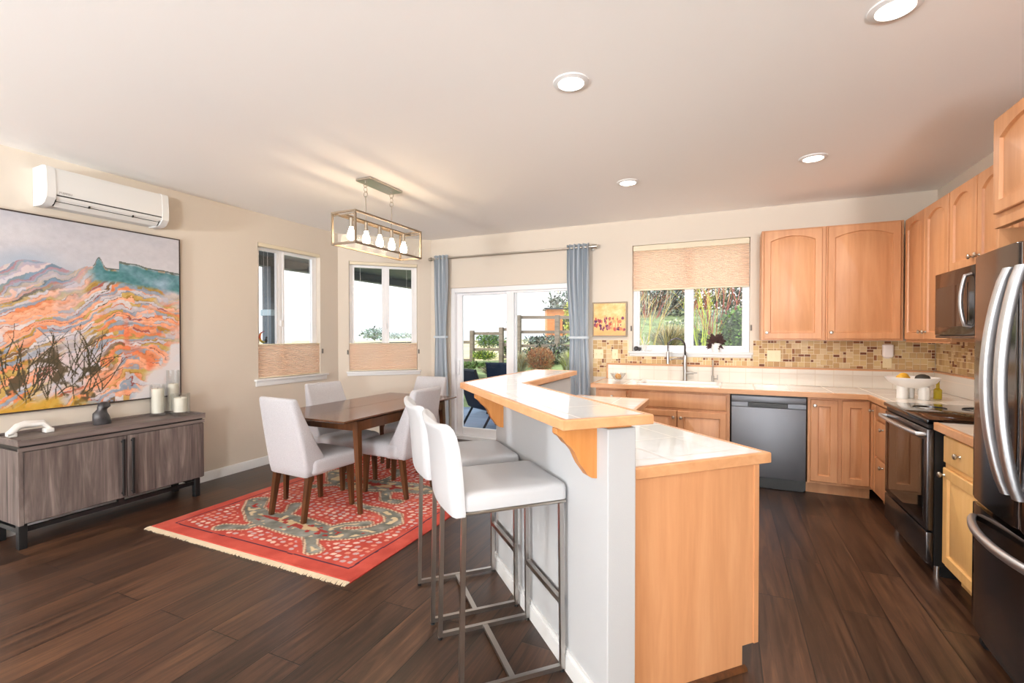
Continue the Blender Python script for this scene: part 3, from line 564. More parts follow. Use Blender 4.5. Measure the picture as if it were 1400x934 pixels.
# wire/glass bowl with an orange
bx, by = -1.09, 5.30
r = thing('glass_bowl', 'clear ribbed glass bowl holding an orange on the left end of the counter', 'bowl', (bx, by, .9145))
bm = BM(); n = 36; L = []
for rr, z in ((.028, .9146), (.034, .92), (.05, .945), (.068, .972), (.082, .995), (.078, .995), (.063, .970), (.045, .945), (.028, .924)):
    L.append([(bx+rr*(1+.06*math.cos(9*2*PI*i/n)*(z-.91)/.08)*math.cos(2*PI*i/n), by+rr*(1+.06*math.cos(9*2*PI*i/n)*(z-.91)/.08)*math.sin(2*PI*i/n), z) for i in range(n)])
loft(bm, L); finish('bowl_glass', bm, M['glassthick'], r)
for i in range(9):
    a = 2*PI*i/9; bm = BM(); tube(bm, [(bx+q*math.cos(a), by+q*math.sin(a), z) for q, z in ((.03, .919), (.052, .945), (.071, .972), (.087, .997))], .002, 6); finish('rib', bm, M['chrome'], r)
bm = BM(); blob(bm, (bx, by, .9605), .036, .036, .034, 3); tag(finish('orange', bm, M['orange'], smooth=80), 'orange fruit sitting inside the ribbed glass bowl', 'fruit')
# fruit bowl
cx, cy = 1.36, 4.72
r = thing('fruit_bowl', 'white footed ceramic fruit bowl in the kitchen corner', 'bowl', (cx, cy, .9145))
bm = BM(); lathe(bm, [(.0001, 1.0), (.06, 1.003), (.11, 1.02), (.15, 1.045), (.172, 1.075), (.176, 1.085), (.17, 1.087), (.145, 1.058), (.1, 1.034), (.05, 1.02), (.0001, 1.018)], (cx, cy, 0), 40, sx=1., sy=.85); finish('dish', bm, M['ceramic'], r, smooth=60)
for dx, dy in ((-.062, .0), (.066, -.03), (0, .07)):
    bm = BM(); cyl(bm, (cx+dx, cy+dy, .9146), (cx+dx, cy+dy, 1.016), .037, .037, 24); finish('foot', bm, M['ceramic'], r)
bm = BM(); blob(bm, (cx+.055, cy-.035, 1.079), .05, .038, .036, 3, .03); tag(finish('avocado', bm, M['avocado'], smooth=80), 'dark avocado in the white footed bowl', 'fruit')
for i, (dx, dy, a, l) in enumerate(((-.065, -.03, .25, 'yellow pear lying left of the avocado, front of the white footed bowl'), (-.035, .055, .9, 'yellow pear behind the front pear in the white footed bowl'))):
    bm = BM(); mm = place(cx+dx, cy+dy, math.degrees(a), 1.077+.006*i) @ Matrix.Rotation(PI/2, 4, 'Y'); lathe(bm, [(.0001, -.046), (.022, -.042), (.034, -.02), (.033, .0), (.023, .024), (.016, .042), (.0001, .05)], n=20, m=mm)
    pr = tag(finish('pear', bm, M['banana'], smooth=80), l, 'fruit', 'pears in the white bowl')
bx, by = 1.545, 4.80
r = thing('oil_bottle', 'small glass bottle of yellow-green oil behind the white footed bowl', 'bottle', (bx, by, .9145))
bm = BM(); lathe(bm, [(.0001, .9146), (.026, .9146), (.027, .92), (.027, .985), (.012, 1.0), (.011, 1.05), (.0001, 1.05)], (bx, by, 0), 20); finish('bottle_body', bm, M['oil'], r)
bm = BM(); cyl(bm, (bx, by, 1.0505), (bx, by, 1.068), .013); finish('cap', bm, M['black'], r)
# wall plates
def wplate(label, m, x, z, w, h, kind):
    r = thing('light_switch' if kind != 'outlet' else 'wall_outlet', label, 'switch' if kind != 'outlet' else 'outlet', m @ Vector((x, -.012, z)))
    bm = BM(); box(bm, x-w/2, x+w/2, -.0125, -.0072, z-h/2, z+h/2, .002, 1, m=m); finish('cover_plate', bm, M['plate'], r)
    n = max(1, round(w/.06))
    for i in range(n):
        bm = BM(); q = x-w/2+w*(i+.5)/n
        if kind == 'outlet':
            for dz in (-.02, .02): box(bm, q-.016, q+.016, -.0145, -.0125, z+dz-.014, z+dz+.014, .002, 1, m=m)
            finish('socket', bm, M['plate'], r)
        else: box(bm, q-.007, q+.007, -.021, -.0125, z-.012, z+.010, .002, 1, m=m); finish('toggle', bm, M['plate'], r)
wplate('cream double switch plate on the mosaic nearest the curtain', mF, -1.365+k0, 1.20, .115, .115, 'switch')
wplate('cream single switch plate on the mosaic left of the kitchen window', mF, -1.17+k0, 1.20, .07, .115, 'switch')
wplate('cream outlet and switch plate on the mosaic right of the kitchen window', mF, .46+k0, 1.21, .125, .115, 'outlet')
wplate('cream outlet below the white plug-in device near the kitchen corner', mF, 1.40+k0, 1.165, .07, .105, 'outlet')
x = 1.395+k0
bm = BM(); loft(bm, [rrect(.085, .05, .018, z, x, -.046, 4) if i else rrect(.06, .03, .012, z, x, -.046, 4) for i, z in enumerate((1.21, 1.225, 1.31, 1.33))] + [rrect(.05, .025, .01, 1.336, x, -.046, 4)], m=mF)
box(bm, x-.02, x+.02, -.0225, -.0126, 1.20, 1.24, m=mF); tag(finish('plug_in_device', bm, M['plasticw'], smooth=60), 'white rounded plug-in device on the mosaic under the corner wall cabinet', 'plug-in')
# ---------------------------------------------------------------- corbels
def corbel(label, m):
    bm = BM(); pr = [(0, 1.077), (-.165, 1.077), (-.165, 1.058), (-.158, 1.05), (-.148, 1.045), (-.130, 1.022), (-.112, 1.008), (-.094, .988), (-.082, .962), (-.070, .938), (-.052, .915), (-.036, .893), (-.022, .884), (0, .880)]
    loft(bm, [[(t, y, z) for t, z in pr] for y in (-.021, .021)], m=m); tag(finish('corbel', bm, M['corbel'], smooth=30), label, 'bracket', 'scrolled wooden brackets under the bar top')
corbel('scrolled wooden bracket at the near end of the bar top overhang', Matrix.Translation((*ST(1.555, .919), 0)) @ Matrix.Rotation(PI/4, 4, 'Z'))
corbel('scrolled wooden bracket under the far corner of the bar top overhang, by the sliding door', Matrix.Translation((*ST(2.60, .919), 0)) @ Matrix.Rotation(PI/4, 4, 'Z'))
# ---------------------------------------------------------------- bar stools
def make_stool(label, x, y, rz):
    r = thing('bar_stool', label, 'bar stool', (x, y, 0), rz, 'white bar stools'); m = W[r]
    bm = BM(); box(bm, -.20, .235, -.20, .20, .715, .728, .003, 1, m=m); finish('seat_frame', bm, M['nickel'], r)
    bm = BM(); L = [rrect(.455+a, .415+a, .03, z, .015, 0, 4) for a, z in ((-.02, .728), (0, .733), (0, .775), (-.006, .787), (-.022, .796), (-.07, .802))]; loft(bm, L, m=m); seat = finish('seat_cushion', bm, M['leather'], r, smooth=50)
    bm = BM(); L = []; n = 14
    for z, xc, th, dw in ((.716, -.232, .05, 0), (.73, -.233, .056, .0), (.80, -.238, .058, 0), (.90, -.246, .056, 0), (.98, -.256, .054, 0), (1.03, -.268, .054, 0), (1.056, -.279, .050, -.002), (1.072, -.289, .038, -.008), (1.079, -.294, .018, -.02)):
        wd = .425+dw; ring = []
        for s, off in ((1, th/2), (-1, -th/2)):
            for i in range(n+1):
                q = math.sin(PI/2*(-1+2*i/n)); q = q*s; e = q*q
                ring.append((xc+off*(1-.3*max(0, abs(q)-.92)/.08)+.022*e - .011, q*wd/2, z - .016*(1-e)*max(0, (z-1.0))/.08))
        L.append(ring)
    loft(bm, L, m=m); finish('backrest', bm, M['leather'], r, smooth=60)
    t = .019
    for sx_, sy_ in ((-1, -1), (-1, 1), (1, -1), (1, 1)):
        bm = BM(); xt = -.205 if sx_ < 0 else .215; xb = -.217 if sx_ < 0 else .222
        beam(bm, (xb, sy_*.193, .012), (xt, sy_*.19, .715), t, m=m, up=(1, 0, 0)); lg = finish('leg', bm, M['steel'], r, smooth=0)
        bm = BM(); cyl(bm, m @ Vector((xb, sy_*.193, 0)), m @ Vector((xb, sy_*.193, .011)), .010); finish('glide', bm, M['rubber'], lg)
    for sy_ in (-1, 1):
        bm = BM(); box(bm, -.207, .212, sy_*.193-t/2, sy_*.193+t/2, .0115, .0305, m=m); finish('base_rail', bm, M['steel'], r, smooth=0)
    bm = BM(); box(bm, -.012, .012, -.183, .183, .013, .029, m=m); finish('base_crossbar', bm, M['steel'], r, smooth=0)
    bm = BM(); box(bm, .2085, .2275, -.181, .181, .285, .308, m=m); finish('footrest', bm, M['steel'], r, smooth=0)
    return r
x, y = ST(1.962, .672); st = make_stool('white leather bar stool with steel legs, the nearer of the two', x, y, PI/4)
x, y = ST(2.475, .662); dup(st, (x, y, 0), PI/4, 'white leather bar stool with steel legs, the farther one by the dining chair')
# ---------------------------------------------------------------- rug
def vnoise(x, y, seed=0):
    xi = np.floor(x).astype(np.int64); yi = np.floor(y).astype(np.int64); fx_ = x-xi; fy_ = y-yi; fx_ = fx_*fx_*(3-2*fx_); fy_ = fy_*fy_*(3-2*fy_)
    def h(a, b): 
        q = (a*374761393 + b*668265263 + seed*974711) & 0xffffffff; q = ((q ^ (q >> 13))*1274126177) & 0xffffffff; return ((q ^ (q >> 16)) & 0xffff)/65535.
    return (h(xi, yi)*(1-fx_)+h(xi+1, yi)*fx_)*(1-fy_) + (h(xi, yi+1)*(1-fx_)+h(xi+1, yi+1)*fx_)*fy_
def fbm(x, y, seed=0, o=4):
    s = 0; a = .5
    for i in range(o): s = s+a*vnoise(x*2**i, y*2**i, seed+i*17); a *= .5
    return s
def segdist(X, Y, pts, rad):
    d = np.full(X.shape, 9.)
    for (ax, ay), (bx_, by_), r0, r1 in zip(pts, pts[1:], rad, rad[1:]):
        vx, vy = bx_-ax, by_-ay; t = np.clip(((X-ax)*vx+(Y-ay)*vy)/(vx*vx+vy*vy+1e-9), 0, 1)
        d = np.minimum(d, np.hypot(X-ax-t*vx, Y-ay-t*vy) - (r0+(r1-r0)*t))
    return d
def colormesh(name, nx, ny, fn, posfn, mat, parent, colfn):
    u = np.linspace(0, 1, nx); v = np.linspace(0, 1, ny); U_, V_ = np.meshgrid(u, v)
    co_ = posfn(U_, V_).reshape(-1, 3); col = colfn(U_, V_).reshape(-1, 3)
    i = np.arange(nx*ny).reshape(ny, nx); f = np.stack([i[:-1, :-1], i[:-1, 1:], i[1:, 1:], i[1:, :-1]], -1).reshape(-1, 4)
    me = bpy.data.meshes.new(name); me.from_pydata(co_.tolist(), [], f.tolist()); me.materials.append(mat)
    ca = me.color_attributes.new('Col', 'FLOAT_COLOR', 'POINT')
    l = col/255.; l = np.where(l <= .04045, l/12.92, ((l+.055)/1.055)**2.4); ca.data.foreach_set('color', np.concatenate([l, np.ones((len(l), 1))], 1).astype(np.float32).ravel())
    o = bpy.data.objects.new(name, me); sc.collection.objects.link(o); o.parent = parent; W[o] = W[parent]; me.transform(W[parent].inverted()); return o
RX0, RX1, RY0, RY1 = -3.86, -1.94, 2.045, 4.75
r = thing('rug', 'red figured wool rug with grey animals and pale fringe under the dining table', 'rug', ((RX0+RX1)/2, (RY0+RY1)/2, 0))
def mixc(a, b, t): return a*(1-t[..., None]) + np.array(b, float)*t[..., None]
def rugcol(u, v):
    X = RX0+(RX1-RX0)*u; Y = RY0+(RY1-RY0)*v
    wx = X+.02*(fbm(X*6, Y*6, 3)-.5); wy = Y+.02*(fbm(X*6, Y*6, 9)-.5)
    n = fbm(X*9, Y*9, 5); col = np.array((190, 82, 70), float) + (n[..., None]-.5)*np.array((46, 36, 30))
    col = mixc(col, (206, 118, 102), np.clip((fbm(X*2, Y*2, 31)-.42)*2.5, 0, .55))
    e = np.minimum(np.minimum(X-RX0, RX1-X), np.minimum(Y-RY0, RY1-Y)) + .012*(fbm(X*5, Y*5, 2)-.5)
    A1 = [(-3.62, 2.74), (-3.48, 2.60), (-3.28, 2.50), (-3.11, 2.51), (-2.9, 2.50), (-2.66, 2.48), (-2.49, 2.50), (-2.38, 2.56), (-2.3, 2.67), (-2.26, 2.83), (-2.34, 2.94), (-2.5, 2.99), (-2.68, 3.0), (-2.83, 3.04)]; r1 = [.085, .07, .09, .125, .135, .115, .085, .075, .07, .065, .06, .045, .03, .015]
    A2 = [(-3.60, 3.66), (-3.42, 3.50), (-3.15, 3.44), (-2.91, 3.48), (-2.68, 3.55), (-2.47, 3.55), (-2.3, 3.7), (-2.3, 3.95), (-2.5, 4.1)]; r2 = [.12, .13, .15, .15, .13, .10, .08, .06, .04]
    legs = [[(-3.18, 2.42), (-3.2, 2.32), (-3.36, 2.25)], [(-3.12, 2.56), (-3.16, 2.68), (-3.24, 2.80)], [(-2.66, 2.42), (-2.53, 2.31), (-2.44, 2.25)], [(-2.62, 2.54), (-2.56, 2.66), (-2.44, 2.73)],
            [(-3.3, 3.4), (-3.42, 3.28), (-3.5, 3.2)], [(-2.76, 3.36), (-2.64, 3.2), (-2.52, 3.2)], [(-3.0, 3.6), (-3.0, 3.84), (-3.12, 3.95)]]
    d = np.minimum(segdist(wx, wy, A1, r1), segdist(wx, wy, A2, r2))
    for l in legs: d = np.minimum(d, segdist(wx, wy, l, [.045, .035, .05]))
    # pale dabs over the red field
    cs = .062; gx_ = X/cs + .4*np.sin(Y*9); gy_ = Y/cs*1.3 + .35*np.sin(X*7); ci, cj = np.floor(gx_), np.floor(gy_); jx = .75*(vnoise(ci+.5, cj*3.1, 7)-.5); jy = .75*(vnoise(ci*2.3, cj+.5, 8)-.5)
    dd = np.hypot((gx_-ci-.5-jx)*1.15, (gy_-cj-.5-jy)*1.05); k = vnoise(ci*1.7+.3, cj*1.9+.2, 12)
    dot = (dd < .31+.09*k) & (d > .045) & (e > .15) & (k > .06)
    dc = np.where((k > .62)[..., None], np.array((226, 196, 182.)), np.where((k > .38)[..., None], np.array((198, 168, 166.)), np.array((214, 146, 128.))))
    col = np.where(dot[..., None], dc, col)
    band = np.abs(e-.115) < .006; col = np.where(band[..., None], np.array((70, 46, 62.)), col)
    outl = (d < .018); chk = ((np.floor(X*55)+np.floor(Y*55)) % 2 == 0)
    col = np.where(outl[..., None], np.where(chk[..., None], np.array((222, 200, 170.)), np.array((150, 96, 84.))), col)
    bc = np.array((138, 138, 130.)) + (fbm(X*14, Y*14, 21)[..., None]-.5)*90
    col = np.where((d < -.004)[..., None], bc, col)
    sp = vnoise(X*22, Y*22, 40); col = np.where(((d < -.03) & (sp > .70))[..., None], np.array((216, 196, 160.)), col); col = np.where(((d < -.045) & (sp < .2))[..., None], np.array((166, 54, 48.)), col)
    core = segdist(wx, wy, [(-3.34, 2.53), (-3.02, 2.52), (-2.77, 2.5), (-2.58, 2.5)], [.008, .03, .04, .01]); core = np.minimum(core, segdist(wx, wy, [(-3.3, 3.48), (-2.85, 3.5), (-2.5, 3.55)], [.03, .045, .02]))
    col = np.where((core < 0)[..., None], np.where((sp > .5)[..., None], np.array((206, 180, 140.)), np.array((160, 64, 56.))), col)
    return np.clip(col, 0, 255)
def rugpos(u, v):
    X = RX0+(RX1-RX0)*u; Y = RY0+(RY1-RY0)*v; e = np.minimum(np.minimum(X-RX0, RX1-X), np.minimum(Y-RY0, RY1-Y))
    return np.stack([X, Y, .0125 - .006*np.clip(1-e/.012, 0, 1)], -1)
colormesh('pile', 330, 450, None, rugpos, attrmat('rug_pile', .95, .5, 420, .1), r, rugcol)
bm = BM(); box(bm, RX0+.001, RX1-.001, RY0+.001, RY1-.001, .0005, .0065); finish('backing', bm, plain('rug_backing', (168, 52, 44), .95), r, smooth=0)
for yy, s in ((RY0, -1), (RY1, 1)):
    bm = BM(); x = RX0
    while x < RX1:
        l = .028+RN.random()*.012; dx = (RN.random()-.5)*.012; tube(bm, [(x, yy-s*.004, .008), (x+dx*.4, yy+s*l*.5, .007), (x+dx, yy+s*l, .003)], .0032, 4); x += .0062
    f = finish('fringe', bm, plain('fringe_%d' % s, (226, 208, 180), .95), r)
# ---------------------------------------------------------------- dining table
TX0, TX1, TY0, TY1, TZ = -3.45, -2.575, 2.665, 4.275, .775
r = thing('dining_table', 'rectangular walnut dining table with tapered legs on the red rug', 'table', ((TX0+TX1)/2, (TY0+TY1)/2, .0125))
bm = BM(); xm = (TX0+TX1)/2
L = []
for a, z in ((.045, TZ-.030), (.004, TZ-.013), (0, TZ-.009), (0, TZ-.003), (.003, TZ)):
    L.append([(TX0+a, TY0+a, z), (TX1-a, TY0+a, z), (TX1-a, TY1-a, z), (TX0+a, TY1-a, z)])
loft(bm, L); tp = finish('tabletop', bm, M['walnutT'], r, smooth=0)
bm = BM(); box(bm, xm-.002, xm+.002, TY0+.02, TY1-.02, TZ-.0002, TZ+.0004); finish('leaf_seam', bm, M['walnut'], tp, smooth=0)
for nm, a in (('apron', (TX0+.06, TX1-.06, TY0+.19, TY0+.212)), ('apron', (TX0+.06, TX1-.06, TY1-.212, TY1-.19)), ('apron', (TX0+.04, TX0+.062, TY0+.22, TY1-.22)), ('apron', (TX1-.062, TX1-.04, TY0+.22, TY1-.22))):
    bm = BM(); box(bm, *a, .665, TZ-.031, .002, 1); finish(nm, bm, M['walnut'], r, smooth=0)
for sx_ in (0, 1):
    for sy_ in (0, 1):
        xt = TX1-.062 if sx_ else TX0+.052; yt = TY1-.2 if sy_ else TY0+.2; xb = xt+(.03 if sx_ else -.03); yb_ = yt+(.04 if sy_ else -.0)
        bm = BM(); beam(bm, (xt, yt, TZ-.031), (xb, yb_, .0125), (.05, .05), w2=(.028, .028), up=(0, 1, 0)); finish('leg', bm, M['walnut'], r, smooth=0)
# ---------------------------------------------------------------- dining chairs (front is +y)
def make_chair(label, x, y, deg):
    r = thing('dining_chair', label, 'chair', (x, y, .0128), math.radians(deg), 'grey upholstered dining chairs'); m = W[r]; Z = .0
    bm = BM(); L = []
    for a, z in ((-.05, .345), (-.012, .352), (0, .37), (0, .43), (-.012, .452), (-.05, .467), (-.13, .475)):
        L.append(rrect(.475+a, .46+a, .05, z, 0, .03, 5))
    loft(bm, L, m=m); finish('seat', bm, M['fabric'], r, smooth=60)
    bm = BM(); L = []
    for z, wd, yb0, yf in ((.335, .40, -.232, -.03), (.345, .425, -.240, -.022), (.40, .445, -.252, -.04), (.48, .45, -.268, -.085), (.58, .445, -.292, -.150), (.70, .43, -.322, -.212), (.82, .412, -.352, -.272), (.90, .398, -.372, -.312), (.918, .39, -.374, -.322), (.926, .37, -.370, -.334)):
        d = yf-yb0; ring = rrect(wd, d, min(.028, d*.42), z, 0, (yf+yb0)/2, 4)
        L.append([(px, py + .035*(2*px/wd)**2*(z-.33)/.6, pz + (.012*(2*px/wd)**2 if z > .88 else 0)) for px, py, pz in sum([[p] for p in ring], [])])
    loft(bm, L, m=m); finish('backrest', bm, M['fabric'], r, smooth=60)
    for sx_ in (-1, 1):
        bm = BM(); beam(bm, (sx_*.185, -.19, .35), (sx_*.188, -.245, 0), (.045, .045), w2=(.028, .032), m=m, up=(0, 1, 0)); finish('leg', bm, M['walnut'], r, smooth=0)
        bm = BM(); beam(bm, (sx_*.185, .205, .356), (sx_*.19, .22, 0), (.045, .045), w2=(.028, .030), m=m, up=(0, 1, 0)); finish('leg', bm, M['walnut'], r, smooth=0)
    return r
ch = make_chair('grey upholstered dining chair with its back to the room, at the near table end', -3.03, 2.80, -4)
dup(ch, (-3.345, 3.46, .0128), math.radians(-98), 'grey upholstered dining chair tucked in on the window side of the table')
dup(ch, (-2.715, 3.48, .0128), math.radians(88), 'grey upholstered dining chair on the bar side of the table, behind the bar stools')
dup(ch, (-3.05, 4.20, .0128), math.radians(180), 'grey upholstered dining chair at the far end of the table, in front of the curtain')
# ---------------------------------------------------------------- chandelier
CX0, CX1, CY0, CY1, CZ0, CZ1 = -2.90, -2.66, 2.88, 3.755, 2.15, 2.415
r = thing('chandelier', 'rectangular glass box chandelier in pewter metal with five glowing bulbs over the dining table', 'chandelier', (-2.78, 3.31, CZ0))
bm = BM(); t = .015
for x in (CX0, CX1):
    for y in (CY0, CY1): box(bm, x-t/2, x+t/2, y-t/2, y+t/2, CZ0, CZ1)
for z in (CZ0+t/2, CZ1-t/2):
    for x in (CX0, CX1): box(bm, x-t/2, x+t/2, CY0+t/2, CY1-t/2, z-t/2, z+t/2)
    for y in (CY0, CY1): box(bm, CX0+t/2, CX1-t/2, y-t/2, y+t/2, z-t/2, z+t/2)
finish('frame', bm, M['bronze'], r, smooth=0)
for a in ((CX0-.001, CX0+.001, CY0+t/2, CY1-t/2), (CX1-.001, CX1+.001, CY0+t/2, CY1-t/2), (CX0+t/2, CX1-t/2, CY0-.001, CY0+.001), (CX0+t/2, CX1-t/2, CY1-.001, CY1+.001)):
    bm = BM(); box(bm, *a, CZ0+t, CZ1-t); finish('glass_panel', bm, M['clear'], r, smooth=0)
bm = BM(); box(bm, -2.858, -2.702, 3.10, 3.535, HC-.022, HC-.0005, .004, 1); finish('canopy', bm, M['nickel'], r, smooth=30)
bm = BM(); box(bm, -2.792, -2.768, CY0+.01, CY1-.01, 2.378, 2.392, .002, 1)
for y in (CY0+.006, CY1-.006): box(bm, CX0+.004, CX1-.004, y-.004, y+.004, 2.381, 2.389)
finish('lamp_bar', bm, M['bronze'], r, smooth=0)
for y in (3.135, 3.475):
    bm = BM(); cyl(bm, (-2.78, y, 2.39), (-2.78, y, 2.60), .0055, n=10); finish('rod', bm, M['nickel'], r)
    for k, z in enumerate((2.695, 2.655, 2.615)):
        bm = BM(); a = k % 2; tube(bm, [(-2.78+(0 if a else .019*math.cos(q*PI/10)), y+(.019*math.cos(q*PI/10) if a else 0), z+.024*math.sin(q*PI/10)) for q in range(20)], .003, 6, True); finish('chain_link', bm, M['nickel'], r)
    bm = BM(); cyl(bm, (-2.78, y, 2.712), (-2.78, y, 2.726), .008, n=10); finish('hanger', bm, M['nickel'], r)
for y in (2.965, 3.14, 3.312, 3.475, 3.65):
    bm = BM(); cyl(bm, (-2.78, y, 2.378), (-2.78, y, 2.304), .0155, .0165, 16); s = finish('bulb_socket', bm, M['nickel'], r)
    bm = BM(); lathe(bm, [(.0001, 2.194), (.014, 2.197), (.026, 2.207), (.0325, 2.224), (.0315, 2.242), (.024, 2.268), (.0165, 2.288), (.0145, 2.3035), (.0001, 2.3035)], (-2.78, y, 0), 20); finish('bulb', bm, M['bulb'], s, smooth=80)
# ---------------------------------------------------------------- recessed downlights
for x, y, lb in ((-.742, 2.391, 'recessed ceiling downlight over the nearer end of the peninsula, on the left'), (.622, 2.39, 'recessed ceiling downlight near the refrigerator, cut by the picture top edge'), (-.77, 4.14, 'recessed ceiling downlight over the far end of the peninsula'), (.595, 4.144, 'recessed ceiling downlight in front of the dishwasher, right of the picture')):
    r = thing('ceiling_downlight', lb, 'downlight', (x, y, HC-.008), 0, 'recessed ceiling downlights')
    bm = BM(); n = 36; lathe(bm, [(.068, HC-.012), (.092, HC-.006), (.094, HC-.0005), (.06, HC-.0005), (.066, HC-.004)], (x, y, 0), n, ring=True); finish('trim_ring', bm, M['white'], r)
    bm = BM(); cyl(bm, (x, y, HC-.007), (x, y, HC-.001), .068, n=n); finish('lens', bm, M['led'], r, smooth=0)
    add_light('downlight_lamp', 'AREA', (x, y, HC-.016), (0, 0, 0), DOWNFAR if y > 3 else DOWN, (1, .94, .87), shape='DISK', size=.13, spread=2.6)
# ---------------------------------------------------------------- wall heat pump
r = thing('wall_air_conditioner', 'white split air conditioner mounted high on the left wall above the painting', 'air conditioner', (-4.5, 2.09, 2.36))
pr = [(-4.598, 2.365), (-4.598, 2.635), (-4.45, 2.638), (-4.415, 2.628), (-4.402, 2.60), (-4.395, 2.47), (-4.402, 2.42), (-4.412, 2.404), (-4.45, 2.402), (-4.49, 2.388), (-4.53, 2.368)]
bm = BM(); loft(bm, [[(x, y, z) for x, z in pr] for y in (1.715, 2.48)]); finish('housing', bm, M['acwhite'], r, smooth=35)
for a, b in ((1.695, 1.745), (2.45, 2.50)):
    bm = BM(); pe = [(-4.598, 2.36), (-4.598, 2.638), (-4.45, 2.642), (-4.41, 2.630), (-4.399, 2.60), (-4.391, 2.47), (-4.397, 2.41), (-4.43, 2.372), (-4.47, 2.358), (-4.53, 2.356)]
    loft(bm, [[(x, y, z) for x, z in pe] for y in (a, b)]); finish('end_cap', bm, M['acwhite'], r, smooth=35)
def acq(t, o): return (-4.398-.070*t+o*.70, 2.434-.070*t-o*.70)
def acbar(nm, t0, t1, o0, o1, y0, y1, mt):
    bm = BM(); q = [acq(t0, o0), acq(t1, o0), acq(t1, o1), acq(t0, o1)]; loft(bm, [[(x, y, z) for x, z in q] for y in (y0, y1)]); finish(nm, bm, mt, r, smooth=0)
acbar('air_slot', 0., 1., -.004, .003, 1.75, 2.445, M['acdark'])
acbar('louvre', .20, .50, .004, .008, 1.758, 2.437, M['acwhite']); acbar('louvre', .58, 1.02, .004, .008, 1.758, 2.437, M['acwhite'])
for y in (1.95, 2.24):
    bm = BM(); box(bm, -4.428, -4.412, y-.004, y+.004, 2.385, 2.402); finish('louvre_bracket', bm, M['acdark'], r, smooth=0)
def text(name, s, size, m, mat, parent, depth=.0006):
    c = bpy.data.curves.new(name, 'FONT'); c.body = s; c.size = size; c.extrude = depth; c.align_x = 'CENTER'
    t = bpy.data.objects.new(name, c); sc.collection.objects.link(t); dg = bpy.context.evaluated_depsgraph_get(); me = bpy.data.meshes.new_from_object(t.evaluated_get(dg)); bpy.data.objects.remove(t)
    me.transform(m); me.transform(W[parent].inverted()); me.materials.clear(); me.materials.append(mat); o = bpy.data.objects.new(name, me); sc.collection.objects.link(o); o.parent = parent; W[o] = W[parent]; return o
text('lettering', 'FUJITSU', .022, Matrix.Translation((-4.3935, 1.80, 2.445)) @ Matrix.Rotation(PI/2, 4, 'Z') @ Matrix.Rotation(PI/2, 4, 'X'), plain('logo_grey', (170, 164, 162), .5), r)
# ---------------------------------------------------------------- large painting
PY0, PY1, PZ0, PZ1 = 1.03, 2.688, .872, 2.295
r = thing('painting', 'large unframed abstract landscape painting in orange, grey and teal above the sideboard', 'painting', (-4.58, (PY0+PY1)/2, PZ0))
bm = BM(); box(bm, -4.598, -4.5745, PY0+.004, PY1-.004, PZ0+.004, PZ1-.004); finish('canvas_body', bm, plain('raw_canvas', (214, 206, 192), .9), r, smooth=0)
bm = BM()
for a in ((PY0-.006, PY0+.004, PZ0-.006, PZ1+.006), (PY1-.004, PY1+.006, PZ0-.006, PZ1+.006), (PY0+.004, PY1-.004, PZ0-.006, PZ0+.004), (PY0+.004, PY1-.004, PZ1-.004, PZ1+.006)): box(bm, -4.598, -4.570, *a)
finish('edge_frame', bm, plain('painting_edge', (58, 44, 40), .6), r, smooth=0)
PAL = np.array([(236, 160, 122), (236, 172, 140), (198, 192, 198), (226, 138, 94), (176, 134, 60), (96, 80, 52), (226, 220, 218), (164, 90, 80), (238, 166, 130), (150, 158, 172), (196, 162, 92), (214, 206, 206), (120, 92, 66), (214, 204, 204)], float)
